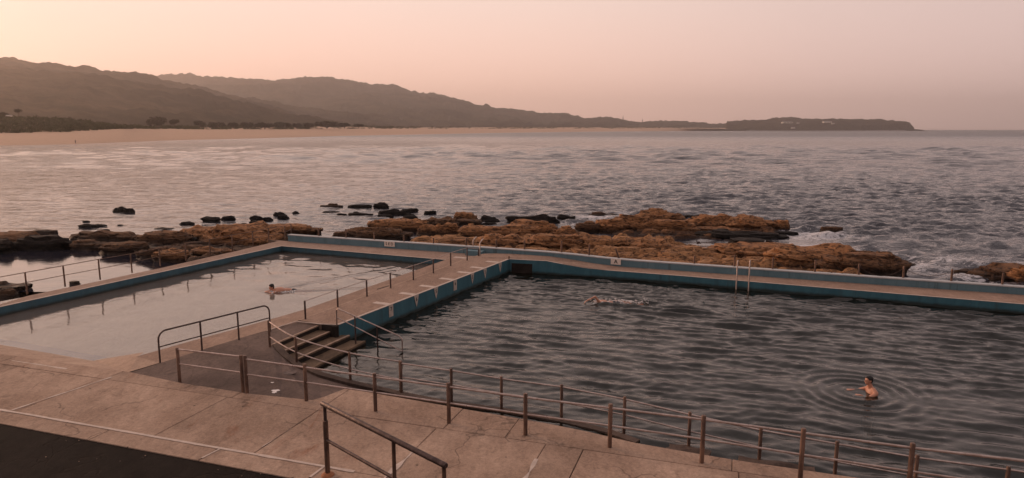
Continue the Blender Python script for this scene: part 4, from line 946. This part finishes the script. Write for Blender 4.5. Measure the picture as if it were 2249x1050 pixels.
# ------------------------------------------------------------------ rocks
def cubesphere(n):
    V = []; Fc = []; idx = {}
    def vid(p):
        k = (round(p[0]*n), round(p[1]*n), round(p[2]*n))
        if k not in idx: idx[k] = len(V); V.append(Vector(p).normalized())
        return idx[k]
    for ax in range(3):
        for sg in (-1, 1):
            for i in range(n):
                for j in range(n):
                    q = []
                    for a, b in ((0, 0), (1, 0), (1, 1), (0, 1)):
                        u = -1+2*(i+a)/n; w = -1+2*(j+b)/n; p = [0, 0, 0]; p[ax] = sg; p[(ax+1) % 3] = u; p[(ax+2) % 3] = w; q.append(vid(p))
                    Fc.append(q if sg > 0 else q[::-1])
    return V, Fc
CS = {n: cubesphere(n) for n in (8, 14, 22, 30)}
def rock(x0, x1, yt, yb, style, label, m='rock_o', df=.55, zb=SEA, tilt=0, group=None, seed=None):
    seed = seed if seed is not None else x0*.37+yb*1.7
    c0 = P((x0+x1)/2, yb, zb); k = ppm(c0); w = (x1-x0)/k; dep = max(.25, w*df)
    dep = min(dep, (yb-yt)/k*4.5)
    w *= 1.08; c = c0*1.; c.y += dep/2; c.x *= c.y/c0.y; c.z = zb
    hh = (yb-yt)/k/.97-(dep*.5)*((H-zb)/c.y); hh = max(hh, (yb-yt)/k*.42, .10)*(1.12 if x0 > 440 else .92)
    n = 8 if x1-x0 < 28 else 14 if x1-x0 < 60 else 22 if x1-x0 < 120 else 30
    V, Fc = CS[n]; e = {'boulder': .66, 'slab': .42, 'block': .34, 'peak': .95, 'long': .5, 'shelf': .45}[style]
    small = x1-x0 < 60 and m == 'rock_d' and yb < 512
    if small: e = .82 if style != 'slab' else .62
    out = []; ca, sa = math.cos(tilt), math.sin(tilt)
    sc = 1/max(.5, min(w, 3.)*.5)
    for p in V:
        q = Vector((math.copysign(abs(p.x)**e, p.x), math.copysign(abs(p.y)**e, p.y), math.copysign(abs(p.z)**(e*1.0), p.z)))
        q /= max(1e-6, max(1., q.length/1.15))
        x, y, z = q.x*w/2, q.y*dep/2, (q.z*hh if q.z > 0 else q.z*.7)
        if style == 'peak' and q.z > 0: z = hh*(q.z**1.3); 
        W_ = Vector((x+seed*3.1, y+seed, z*1.6))
        f1 = mn.fractal(W_*.8*sc, 1.1, 2, 3); f2 = mn.fractal(W_*2.2*sc, 1., 2, 3); rd = 1-abs(mn.noise(W_*1.1*sc))*2
        lay = mn.noise(Vector((z*3.2+seed, x*.15, y*.15)))
        vd, vp = mn.voronoi(Vector((W_.x, W_.y, W_.z*1.5))*1.15*max(sc, .6)+Vector((f2, f1, 0))*.25); ck_ = max(0., 1-(vd[1]-vd[0])*7)
        led = mn.noise(Vector((round((z+.25*f1*hh+.06*x)/.19)*1.7+seed, x*.10, y*.1)))
        r = 1+(.34 if small else .20)*f1+(.12 if small else .035)*f2+(.05 if small else .20)*led+.14*mn.noise(vp[0]*5.3)-.11*ck_*(1 if n > 16 else .4)
        zr = z/hh
        if z > 0:
            uc = 1-.16*max(0, .45-zr)/.45*(style in ('boulder', 'slab', 'long')); r *= uc
            z *= 1+.30*f1+.12*f2
            if not small: z = z*.40+.60*(round(z/.22+.4*lay)*.22)
        if n > 8: z += .05*hh*f2*2
        x *= r; y *= r
        z += x*math.tan(tilt)*(1 if z > 0 else 0)
        out.append(Vector((x, y, z)))
    zm = max(p.z for p in out)
    sz = hh*1.04/zm if zm > 0 else 1
    for p in out:
        if p.z > 0: p.z *= sz
    o = link('rock', out, Fc, M[m], None, True); o.location = c; o.rotation_euler.z = -.12+.2*mn.noise(Vector((seed, 0, 0)))
    if n <= 16 or style in ('block',): autosmooth(o, 38)
    tag(o, label, 'rock', group); return o
def shelf(name, poly, z0, amp, m, res=.13, edge=.8, seed=1., flat=None):
    xs = [p.x for p in poly]; ys = [p.y for p in poly]
    X, Y = np.meshgrid(np.arange(min(xs)-.5, max(xs)+.5, res), np.arange(min(ys)-.5, max(ys)+.5, res))
    ins = np.zeros(X.shape, bool); D = np.full(X.shape, 1e9)
    for i in range(len(poly)):
        a, b = poly[i], poly[(i+1) % len(poly)]
        c1 = ((a.y > Y) != (b.y > Y)) & (X < (b.x-a.x)*(Y-a.y)/((b.y-a.y) or 1e-9)+a.x); ins ^= c1
        dx, dy = b.x-a.x, b.y-a.y; t = np.clip(((X-a.x)*dx+(Y-a.y)*dy)/(dx*dx+dy*dy), 0, 1)
        D = np.minimum(D, np.hypot(X-a.x-t*dx, Y-a.y-t*dy))
    s = np.where(ins, D, -D)
    Nz = np.zeros_like(X); E = np.zeros_like(X)
    for i in range(X.shape[0]):
        for j in range(X.shape[1]):
            if s[i, j] > -.8:
                v = Vector((X[i, j]*.33+seed, Y[i, j]*.55, seed)); f = mn.fractal(v, 1.15, 2.1, 4); g = mn.ridged_multi_fractal(v*1.3, 1, 2, 5, 1., 2.)
                Nz[i, j] = f*.9+(g-1.1)*.10; E[i, j] = mn.noise(v*2.2)
                vd, vp = mn.voronoi(v*2.3+Vector((f, g, 0))*.3); Nz[i, j] += .9*mn.noise(vp[0]*5.1)-.8*max(0., 1-(vd[1]-vd[0])*6)
    s2 = s+E*1.1
    hgt = np.minimum(1, np.maximum(-1, s2/edge))
    zz = z0+amp*Nz
    zq = np.round((zz+.02*X)/.17)*.17-.02*X; zz = zz*.25+zq*.75
    Z = np.where(hgt > 0, SEA-.25+(zz-SEA+.25)*hgt**.5, SEA-.25+hgt*.5)
    dn = (X-PA.x)*PN.x+(Y-PA.y)*PN.y; dl = (X-LA.x)*LN.x+(Y-LA.y)*LN.y
    keep = (s > -.7) & ((dn > .2) | (dl > .1))
    tag(grid_obj(name, X, Y, Z, M[m], keep=keep), kind='structure')
pz_ = lambda *pp: [P(x, y, -.15) for x, y in pp]
shelf('rock_shelf', pz_((850, 555), (905, 528), (985, 512), (1060, 505), (1180, 503), (1260, 505), (1330, 516), (1440, 524), (1560, 548), (1600, 543), (1680, 545), (1770, 557), (1880, 575), (1960, 600), (1900, 625), (1500, 610), (1200, 575)), .02, .30, 'shelf', seed=4.6)
shelf('rock_shelf', pz_((270, 548), (360, 522), (400, 507), (520, 497), (590, 498), (640, 503), (700, 512), (650, 520), (640, 530), (600, 545), (560, 560), (470, 575), (420, 578), (430, 560), (350, 556)), -.06, .24, 'rock_b', seed=11.)
0 and shelf('rock_shelf', pz_((-300, 510), (-100, 506), (60, 507), (130, 520), (150, 528), (60, 560), (-100, 600), (-300, 600)), -.12, .2, 'rock_b', seed=19.)
shelf('rock_shelf', pz_((1290, 500), (1400, 486), (1500, 484), (1640, 490), (1720, 500), (1725, 515), (1650, 522), (1480, 522), (1400, 516), (1320, 512)), .0, .25, 'rock_o', seed=29.)
G1 = 'small dark rocks awash in the bay'
RK = [
 (-60, 112, 508, 549, 'slab', 'flat-topped dark brown rock at the left edge with a shadowed front', 'rock_b', .6),
 (34, 160, 514, 551, 'slab', 'dark wedge-shaped rock whose point reaches the tide pool at left', 'rock_d', .5),
 (-80, 30, 522, 558, 'boulder', 'rounded dark rock cut by the left edge above the tide pool', 'rock_d', .5),
 (74, 124, 504, 514, 'slab', 'low flat slab in the water behind the left wedge rock', 'rock_b', .4),
 (157, 300, 503, 533, 'block', 'long dark boulder with a pale flat top behind the tide pool', 'rock_b', .35),
 (240, 330, 510, 534, 'long', 'low middle part of the long boulder behind the tide pool', 'rock_b', .5),
 (290, 422, 505, 542, 'block', 'big square brown block with a smooth face behind the tide pool', 'rock_b', .3),
 (395, 430, 514, 540, 'boulder', 'dark round knob at the right end of the square brown block', 'rock_d', .8),
 (160, 240, 526, 551, 'boulder', 'low brown rock at the left tip of the tide pool shore', 'rock_b', .5),
 (225, 320, 529, 560, 'boulder', 'brown rounded rock lying in the tide pool below the long boulder', 'rock_b', .6),
 (300, 380, 540, 571, 'boulder', 'olive brown rock at the foot of the square block', 'rock_b', .6),
 (342, 420, 544, 577, 'boulder', 'round brown boulder right behind the seaside fence', 'rock_o', .6),
 (400, 500, 494, 535, 'shelf', 'sloping sandstone hump right of the square block', 'rock_o', .9),
 (450, 625, 493, 545, 'long', 'large gently domed orange sandstone outcrop beyond the seaside fence', 'rock_o', .8),
 (420, 520, 540, 568, 'boulder', 'low sandstone rock right beside the seaside deck', 'rock_o', .5),
 (520, 612, 520, 548, 'long', 'low sandstone rock behind the fence end', 'rock_o', .6),
 (556, 700, 495, 519, 'long', 'slim dark-topped rock pointing right beyond the pool corner', 'rock_o', .4),
 (-20, 66, 618, 642, 'boulder', 'brown rock in the tide pool at the left edge near the deck', 'rock_b', .7),
 (-10, 40, 634, 660, 'slab', 'flat rock against the deck edge at the far left', 'rock_b', .7),
 (154, 176, 617, 626, 'boulder', 'tiny brown rock beside the deck edge in the tide pool', 'rock_b', .7),
 # middle group
 (817, 945, 484, 512, 'long', 'long tan sandstone rock left of the central group', 'rock_o', .5),
 (925, 1008, 479, 502, 'long', 'broad brown rock behind the central group of rocks', 'rock_b', .6),
 (1000, 1048, 468, 488, 'boulder', 'rounded orange boulder crowning the central rocks', 'rock_o', .8),
 (985, 1053, 483, 499, 'slab', 'dark flat slab under the rounded orange boulder', 'rock_b', .6),
 (1048, 1096, 475, 492, 'peak', 'dark jagged rock right of the rounded orange boulder', 'rock_d', .5),
 (1060, 1110, 489, 497, 'slab', 'thin dark slab below the jagged rock', 'rock_d', .4),
 (757, 905, 500, 530, 'slab', 'low dark rock shelf just behind the left part of the parapet', 'rock_b', .5),
 (735, 800, 510, 528, 'slab', 'dark low rock nearest the pool corner beyond the parapet', 'rock_b', .5),
 (915, 965, 496, 519, 'peak', 'pointed orange rock left of centre', 'rock_o', .7),
 (950, 1010, 493, 520, 'boulder', 'brown rock with a crease right of the pointed orange rock', 'rock_o', .6),
 (1014, 1180, 496, 527, 'long', 'big smooth overhanging sandstone boulder in the centre', 'rock_o', .4),
 (1110, 1226, 486, 513, 'long', 'long sandstone ridge behind the overhanging boulder', 'rock_o', .4),
 (1115, 1222, 473, 494, 'slab', 'dark tilted slab rising to the right behind the ridge', 'rock_d', .25),
 (1155, 1222, 496, 524, 'block', 'blocky rock with a black face right of the overhanging boulder', 'rock_o', .5),
 (1214, 1276, 500, 528, 'peak', 'steep orange rock between the blocky rock and the reef', 'rock_o', .6),
 (1262, 1312, 489, 513, 'boulder', 'rough brown rock behind the steep orange rock', 'rock_b', .6),
 (1225, 1262, 472, 484, 'peak', 'small dark rock in the foam behind the ridge', 'rock_d', .5),
 (1290, 1352, 467, 477, 'slab', 'thin reddish rock awash at the back of the foam', 'rock_b', .4),
 (1305, 1390, 481, 514, 'boulder', 'smooth sandstone rock at the left end of the big reef', 'rock_o', .6),
 (1060, 1150, 518, 550, 'shelf', 'low sandstone dome just behind the parapet near the grab rails', 'rock_o', .8),
 (1130, 1300, 516, 556, 'shelf', 'wide wrinkled sandstone mass behind the parapet hump', 'rock_o', .6),
 (1225, 1400, 522, 560, 'shelf', 'rough knobbly sandstone mass behind the letter A sign', 'rock_o', .5),
 (1375, 1470, 529, 562, 'boulder', 'rounded sandstone hump right of the knobbly mass', 'rock_o', .7),
 (940, 1040, 526, 548, 'shelf', 'low mottled rock behind the middle of the parapet', 'rock_o', .6),
 # right reef
 (1398, 1500, 461, 492, 'peak', 'highest sandstone rock of the big reef with a dark patch', 'rock_o', .7),
 (1342, 1430, 474, 512, 'block', 'square-cut sandstone block at the front left of the big reef', 'rock_o', .6),
 (1415, 1520, 486, 514, 'block', 'long fluted sandstone block in the front of the big reef', 'rock_o', .4),
 (1490, 1540, 473, 486, 'slab', 'dark low rock behind the reef between its two summits', 'rock_d', .5),
 (1510, 1615, 474, 508, 'boulder', 'layered sandstone rock in the middle of the big reef', 'rock_o', .6),
 (1590, 1705, 476, 512, 'boulder', 'broad layered rock near the right end of the big reef', 'rock_o', .6),
 (1480, 1630, 501, 519, 'slab', 'low orange ledge along the reef front', 'rock_o', .35),
 (1540, 1734, 507, 527, 'slab', 'black undercut ledge along the foot of the big reef', 'rock_d', .35),
 (1700, 1733, 486, 508, 'block', 'square rock perched at the right end of the reef', 'rock_o', .8),
 (1695, 1752, 509, 517, 'slab', 'thin dark slab jutting out right of the reef', 'rock_d', .4),
 (1600, 1690, 526, 544, 'slab', 'low dark wet rock between the two reefs', 'rock_d', .6),
 (1575, 1760, 536, 578, 'shelf', 'pitted sandstone mass left of the near right reef', 'rock_o', .6),
 (1690, 1890, 544, 598, 'long', 'large pitted sandstone rock with a dark overhang behind the parapet', 'rock_o', .5),
 (1800, 1972, 559, 610, 'long', 'dark sloping rock tailing off into the surf', 'rock_b', .5),
 (1900, 2000, 572, 590, 'slab', 'low reddish rock tip in the surf', 'rock_b', .4),
 (2098, 2180, 592, 608, 'slab', 'low mossy rock spit in the surf at right', 'rock_b', .5),
 (2125, 2300, 585, 626, 'long', 'brown mossy rock cut by the right edge', 'rock_b', .5),
 (2225, 2400, 588, 640, 'boulder', 'orange brown rock mass beyond the right edge of the view', 'rock_o', .5),
 (1805, 1848, 500, 514, 'slab', 'reddish rock awash in foam right of the big reef', 'rock_b', .5),
 # small sea rocks
 (250, 278, 453, 466, 'peak', 'tallest jagged dark rock alone in the left bay', 'rock_d', .6), (272, 297, 457, 468, 'peak', 'smaller dark rock touching the tall jagged one in the left bay', 'rock_d', .6),
 (175, 212, 491, 501, 'slab', 'flat dark rock awash behind the long boulder', 'rock_d', .5), (205, 233, 492, 498, 'slab', 'small dark rock right of the flat one awash', 'rock_d', .5), (182, 197, 484, 489, 'boulder', 'small dark rock above the flat one awash', 'rock_d', .6),
 (225, 240, 503, 508, 'boulder', 'little dark rock just behind the long boulder', 'rock_d', .6), (258, 273, 493, 497, 'boulder', 'little flat rock alone left of centre in the left bay', 'rock_d', .6),
 (343, 382, 500, 505, 'slab', 'thin dark rock behind the square block', 'rock_d', .5), (398, 426, 486, 494, 'peak', 'dark knobbly rock in the bay beyond the domed outcrop', 'rock_d', .6),
 (447, 488, 477, 488, 'boulder', 'first of two large black rocks in a row beyond the domed outcrop', 'rock_d', .6), (487, 516, 474.5, 485, 'boulder', 'second of two large black rocks in a row beyond the domed outcrop', 'rock_d', .6),
 (546, 581, 475, 487, 'boulder', 'upper left black stone of the cluster near the fence end', 'rock_d', .6), (552, 581, 485.5, 496, 'boulder', 'lower black stone of the cluster near the fence end', 'rock_d', .6), (580, 601, 478, 486, 'boulder', 'small black stone right of the cluster', 'rock_d', .6),
 (600, 628, 467, 477, 'boulder', 'upper black stone of the pair right of the cluster', 'rock_d', .6), (608, 636, 473, 483, 'boulder', 'lower black stone of the pair right of the cluster', 'rock_d', .6), (640, 658, 464.5, 471, 'peak', 'small pointed black rock left of the rock bar', 'rock_d', .5),
 (524, 546, 491, 499, 'boulder', 'black stone lying on the rear edge of the domed outcrop', 'rock_d', .6),
 (701, 752, 448, 457, 'peak', 'left end of the dark rock bar far out in the bay', 'rock_b', .3), (764, 814, 450.5, 458, 'boulder', 'middle of the dark rock bar far out in the bay', 'rock_d', .3), (821, 853, 446.5, 459, 'boulder', 'rounded right end of the dark rock bar far out', 'rock_d', .4),
 (705, 746, 464, 468.5, 'slab', 'thin dark streak of rock below the rock bar', 'rock_d', .3), (740, 760, 469, 473, 'slab', 'tiny flat rock below the rock bar', 'rock_d', .3), (762, 822, 466.5, 474, 'slab', 'thin flat rock below the middle of the bar', 'rock_d', .3),
 (833, 898, 460, 474, 'slab', 'broad dark rock right of the bar', 'rock_d', .4), (885, 920, 458.5, 467.5, 'slab', 'dark rock right of and behind the broad one', 'rock_d', .4), (830, 865, 472, 480, 'slab', 'flat dark rock in front of the broad one', 'rock_d', .4),
 (892, 911, 469.5, 475, 'boulder', 'small round stone right of the flat dark rock', 'rock_d', .6), (887, 916, 474, 484, 'boulder', 'dark mound behind the long tan rock', 'rock_d', .6), (932, 958, 463.5, 471.5, 'slab', 'small separate dark rock nearest the central rocks', 'rock_d', .4), (806, 828, 476, 480, 'slab', 'thin dark flake of rock in calm water', 'rock_d', .3),
]
for r in RK: rock(*r[:7], df=r[7])
# ------------------------------------------------------------------ people
def blob(name, fn, mt, vox, parent, loc, rotz=0, smooth=True):
    mb = MB(); fn(mb); me = bpy.data.meshes.new(name); me.from_pydata([tuple(v) for v in mb.v], [], mb.f); me.update()
    bm = bmesh.new(); bm.from_mesh(me); bmesh.ops.recalc_face_normals(bm, faces=bm.faces); bm.to_mesh(me); bm.free()
    o = bpy.data.objects.new(name, me); C.objects.link(o)
    md = o.modifiers.new('r', 'REMESH'); md.mode = 'VOXEL'; md.voxel_size = vox; md.use_smooth_shade = True
    sm = o.modifiers.new('s', 'SMOOTH'); sm.iterations = 3; sm.factor = .5
    dg = bpy.context.evaluated_depsgraph_get(); m2 = bpy.data.meshes.new_from_object(o.evaluated_get(dg)); o.modifiers.clear(); o.data = m2; m2.name = name
    m2.materials.clear(); m2.materials.append(mt); m2.transform(Matrix.Rotation(rotz, 4, 'Z'))
    m2.polygons.foreach_set('use_smooth', [True]*len(m2.polygons))
    o.parent = parent
    return o
def capsule(mb, a, ra, b, rb):
    a, b = Vector(a), Vector(b); d = (b-a); pts = []; rs = []
    dn = d.normalized()
    for k in range(5): t = -math.cos(k/4*math.pi/2); pts.append(a+dn*ra*t); rs.append(max(.001, ra*math.sin(k/4*math.pi/2)))
    for k in range(5): t = math.sin(k/4*math.pi/2); pts.append(b+dn*rb*t); rs.append(max(.001, rb*math.cos(k/4*math.pi/2)))
    mb.tube(pts, rs, 12)
def hand(mb, w, d, up, s=1.):                              # palm, four fingers and thumb from wrist w towards d
    d = Vector(d).normalized(); up = Vector(up).normalized(); sd = d.cross(up).normalized(); w = Vector(w)
    for k in (-1, 0, 1): capsule(mb, w+sd*k*.018*s, .020*s, w+d*.085*s+sd*k*.026*s, .017*s)
    for k, ln in zip((-1.5, -.5, .5, 1.5), (.062, .078, .074, .055)):
        p = w+d*.09*s+sd*k*.021*s; q = p+d*ln*.55*s-up*.008*s; capsule(mb, p, .0105*s, q, .0095*s); capsule(mb, q, .0095*s, q+d*ln*.5*s-up*.022*s, .008*s)
    p = w+d*.02*s+sd*.03*s; q = p+d*.04*s+sd*.035*s; capsule(mb, p, .014*s, q, .011*s); capsule(mb, q, .011*s, q+d*.035*s+sd*.008*s, .009*s)
def head(mb, c, f, up, s=1.):                              # f = face direction
    f = Vector(f).normalized(); up = Vector(up).normalized(); sd = f.cross(up).normalized()
    Rm = Matrix((sd, f, up)).transposed()
    c = Vector(c)
    mb.ell(c+up*.02*s-f*.008*s, (.074*s, .094*s, .098*s), Rm); mb.ell(c-up*.045*s+f*.028*s, (.055*s, .060*s, .068*s), Rm)
    mb.ell(c-up*.098*s+f*.062*s, (.022*s, .020*s, .018*s), Rm, 6)
    capsule(mb, c+up*.012*s+f*.088*s, .009*s, c-up*.026*s+f*.112*s, .014*s)                       # nose
    for k in (-1, 1):
        mb.ell(c+sd*k*.076*s-up*.01*s-f*.008*s, (.012*s, .020*s, .032*s), Rm, 6)                    # ears
        capsule(mb, c+up*.022*s+f*.083*s+sd*k*.016*s, .009*s, c+up*.020*s+f*.070*s+sd*k*.05*s, .009*s)  # brow
    capsule(mb, c-up*.060*s+f*.090*s-sd*.018*s, .008*s, c-up*.060*s+f*.090*s+sd*.018*s, .008*s)     # lips
def hair(mb, c, f, up, s=1.):
    f = Vector(f).normalized(); up = Vector(up).normalized(); sd = f.cross(up).normalized(); Rm = Matrix((sd, f, up)).transposed(); c = Vector(c)
    mb.ell(c+up*.038*s-f*.020*s, (.082*s, .096*s, .098*s), Rm); mb.ell(c-up*.02*s-f*.052*s, (.070*s, .058*s, .07*s), Rm); mb.ell(c+up*.088*s+f*.045*s, (.055*s, .045*s, .032*s), Rm)
def standing(mb):                                          # faces -X, origin at the waterline, feet 1.35 below
    hc = Vector((-.05, 0, .335))
    head(mb, hc, (-1, -.1, .02), (0, 0, 1))
    capsule(mb, (-.03, 0, .25), .056, (.02, 0, .12), .066)
    mb.ell((.045, 0, -.02), (.125, .205, .17)); mb.ell((.05, 0, -.18), (.115, .165, .2)); mb.ell((.04, 0, -.40), (.115, .17, .16))
    capsule(mb, (.035, -.10, .115), .06, (.05, -.19, .05), .068); capsule(mb, (.035, .10, .115), .06, (.05, .19, .05), .068)
    # arms forward near the surface
    capsule(mb, (.04, -.215, .03), .056, (-.17, -.25, -.06), .043); capsule(mb, (-.17, -.25, -.06), .042, (-.33, -.16, -.015), .028); hand(mb, (-.34, -.155, -.012), (-1, .2, .0), (0, 0, 1))
    capsule(mb, (.02, .215, .03), .056, (-.20, .25, -.04), .043); capsule(mb, (-.20, .25, -.04), .042, (-.40, .17, .005), .028); hand(mb, (-.41, .17, .008), (-1, -.1, .0), (0, 0, 1))
    for k in (-1, 1):
        capsule(mb, (.04, .09*k, -.48), .088, (.0, .11*k, -.90), .058); capsule(mb, (.0, .11*k, -.90), .056, (.05, .12*k, -1.26), .038); capsule(mb, (.06, .12*k, -1.30), .040, (-.12, .13*k, -1.32), .03)
def man_hair(mb): hair(mb, (-.05, 0, .335), (-1, -.1, .02), (0, 0, 1))
def trunks(mb):
    mb.ell((.04, 0, -.42), (.128, .185, .13))
    for k in (-1, 1): capsule(mb, (.04, .09*k, -.48), .10, (.018, .10*k, -.68), .088)
pm = empty('person', MAN+V3((.06, 0, 0)), label='bare-shouldered dark-haired man standing chest-deep in the big pool, arms held forward', cat='person')
blob('body', standing, M['skin'], .0085, pm, None); blob('hair', man_hair, M['hair'], .008, pm, None); blob('swim_trunks', trunks, M['trunks'], .012, pm, None)
def crawl(mb):                                             # swims towards -X, near arm arched over the water
    head(mb, (-.30, .02, .015), (-.75, -.35, -.55), (-.6, .1, .75), 1.)
    capsule(mb, (-.22, 0, .0), .058, (-.1, 0, -.01), .07)
    mb.ell((.06, 0, .0), (.24, .20, .12)); mb.ell((.32, 0, -.03), (.24, .165, .11)); mb.ell((.60, 0, -.005), (.17, .17, .115))
    capsule(mb, (-.06, -.15, .05), .062, (-.24, -.26, .30), .042); capsule(mb, (-.24, -.26, .30), .042, (-.54, -.30, .16), .028); hand(mb, (-.55, -.30, .155), (-.8, -.1, -.55), (-.4, 0, .8))
    capsule(mb, (-.06, .18, -.02), .056, (-.32, .22, -.12), .042); capsule(mb, (-.32, .22, -.12), .04, (-.56, .2, -.1), .028); hand(mb, (-.57, .2, -.1), (-1, 0, 0), (0, 0, 1))
    for k in (-1, 1):
        capsule(mb, (.66, .09*k, -.02), .09, (1.06, .10*k, -.06+.05*k), .058); capsule(mb, (1.06, .10*k, -.06+.05*k), .056, (1.44, .09*k, -.06-.04*k), .036); capsule(mb, (1.46, .09*k, -.06-.04*k), .034, (1.64, .10*k, -.03-.04*k), .022)
def crawl_hair(mb): hair(mb, (-.30, .02, .015), (-.75, -.35, -.55), (-.6, .1, .75))
def crawl_trunks(mb): mb.ell((.60, 0, -.008), (.178, .182, .118)); [capsule(mb, (.66, .09*k, -.03), .098, (.82, .095*k, -.05), .085) for k in (-1, 1)]
ps2 = empty('person', SW2+V3((0, 0, -.02)), label='swimmer doing front crawl to the left in the big pool with one arm arched over', cat='person'); ps2.rotation_euler.z = R(-6)
blob('body', crawl, M['skin'], .0095, ps2, None); blob('hair', crawl_hair, M['hair'], .01, ps2, None); blob('swim_trunks', crawl_trunks, M['trunks'], .012, ps2, None)
def breast(mb):                                            # swims towards -X, head up, arms folded under the chin
    head(mb, (-.16, 0, .19), (-.9, -.45, -.12), (-.1, 0, 1), 1.05)
    capsule(mb, (-.11, 0, .08), .056, (.02, 0, .03), .07)
    mb.ell((.14, 0, .02), (.26, .23, .15)); mb.ell((.42, 0, -.01), (.26, .18, .12)); mb.ell((.70, 0, -.06), (.16, .17, .11))
    for k in (-1, 1):
        capsule(mb, (.05, .18*k, .04), .058, (-.16, .27*k, -.02), .043); capsule(mb, (-.16, .27*k, -.02), .042, (-.30, .10*k, .02), .030); hand(mb, (-.31, .09*k, .02), (-.8, -.5*k, .0), (0, 0, 1))
        capsule(mb, (.76, .1*k, -.08), .088, (1.08, .2*k, -.16), .058); capsule(mb, (1.08, .2*k, -.16), .055, (1.36, .12*k, -.12), .036); capsule(mb, (1.38, .12*k, -.12), .034, (1.54, .18*k, -.1), .022)
def breast_hair(mb): hair(mb, (-.16, 0, .19), (-.9, -.45, -.12), (-.1, 0, 1), 1.09)
ps1 = empty('person', SW1+V3((.05, 0, .0)), label='dark-haired swimmer doing breaststroke to the left in the shallow pool', cat='person'); ps1.rotation_euler.z = R(22)
blob('body', breast, M['skin'], .0095, ps1, None); blob('hair', breast_hair, M['hair'], .01, ps1, None)
bt = lambda mb: mb.ell((.70, 0, -.062), (.172, .182, .118)); blob('swim_trunks', bt, M['trunks'], .012, ps1, None)
def walker(mb):
    head(mb, (0, 0, 1.64), (-1, 0, 0), (0, 0, 1)); capsule(mb, (0, 0, 1.55), .055, (0, 0, 1.42), .07); mb.ell((0, 0, 1.28), (.13, .2, .22)); mb.ell((0, 0, 1.0), (.12, .17, .2))
    for k in (-1, 1):
        capsule(mb, (0, .2*k, 1.40), .06, (.03*k, .25*k, 1.12), .045); capsule(mb, (.03*k, .25*k, 1.12), .042, (-.08*k-.04, .24*k, .88), .03); hand(mb, (-.08*k-.04, .24*k, .87), (-.1, 0, -1), (1, 0, 0))
        capsule(mb, (0, .09*k, .92), .09, (.08*k, .09*k, .5), .06); capsule(mb, (.08*k, .09*k, .5), .056, (.16*k, .09*k, .1), .04); capsule(mb, (.16*k+.02, .09*k, .04), .035, (.16*k-.16, .09*k, .03), .03)
wpos = P(166, 316.2, -.28); wk = empty('person', wpos, label='tiny dark figure walking alone along the waterline of the far beach', cat='person')
wk.scale = (1.15,)*3
blob('body', walker, M['trunks'], .02, wk, None); blob('hair', lambda mb: hair(mb, (0, 0, 1.64), (-1, 0, 0), (0, 0, 1)), M['hair'], .02, wk, None)
# splashes
def splash(c, L0, L1, n, wid, zup, lb):
    mb = MB()
    for _ in range(n):
        t = random.random(); x = L0+(L1-L0)*t; s = random.uniform(.008, .03)*(1.2-.6*t)
        mb.ell((c.x+x, c.y+random.gauss(0, wid)-.05*x, c.z+abs(random.gauss(0, zup))), (s*1.7, s*1.3, s*.8), None, 4)
    tag(mb.build('splash_foam', M['foam'], None, True), kind='stuff')
splash(SW2, -.35, .45, 170, .16, .03, ''); splash(SW2, .5, 1.9, 150, .12, .045, ''); splash(SW1, -.1, .9, 60, .16, .02, '')
# ------------------------------------------------------------------ birds
def bird(px, yb, z, h, mt, label, face=1):
    p = P(px, yb, z); r = empty('bird', p, label=label, cat='bird'); k = h/.5
    m = MB(); Rm = Matrix.Rotation(R(25)*face, 3, 'Y'); m.ell((0, 0, .27*k), (.11*k, .06*k, .07*k), Rm, 8); m.tube([(.07*k*face, 0, .31*k), (.10*k*face, 0, .38*k), (.11*k*face, 0, .44*k)], [.035*k, .022*k, .025*k], 8); m.ell((.12*k*face, 0, .455*k), (.035*k, .028*k, .028*k), None, 6)
    m.tube([(-.08*k*face, 0, .25*k), (-.2*k*face, 0, .2*k)], [.04*k, .01*k], 6); b = m.build('body', mt, r, True)
    m = MB(); m.tube([(.145*k*face, 0, .455*k), (.20*k*face, 0, .445*k)], [.01*k, .002*k], 6); m.build('beak', M['darksteel'], r)
    for s in (-1, 1): m = MB(); m.tube([(0, .03*k*s, .22*k), (0.01, .03*k*s, 0)], .007*k, 5); m.build('leg', M['darksteel'], r)
bird(1533, 543, -.1, .5, plain('dark_plumage', (.05, .03, .025), .8), 'small dark bird standing by the rock pool between the reefs', -1)
bird(1677, 541, -.1, .36, plain('white_plumage', (.8, .78, .75), .8), 'small white gull on the wet rock between the reefs')
bird(1473, 523, .0, .5, plain('brown_plumage', (.05, .03, .02), .8), 'thin dark bird standing at the foot of the big reef')
# ------------------------------------------------------------------ haze
hz_ = MB(); hz_.box((0, 4650, 200), (17000, 9700, 408))
m, t, p, L = mat('haze'); t.nodes.remove(p); pv = N(t, 'ShaderNodeVolumePrincipled'); pv.inputs['Density'].default_value = 1.5e-4; pv.inputs['Color'].default_value = (1, .92, .89, 1); pv.inputs['Anisotropy'].default_value = .72
L(pv.outputs[0], t.nodes['Material Output'].inputs['Volume'])
tag(hz_.build('haze', m), kind='stuff')
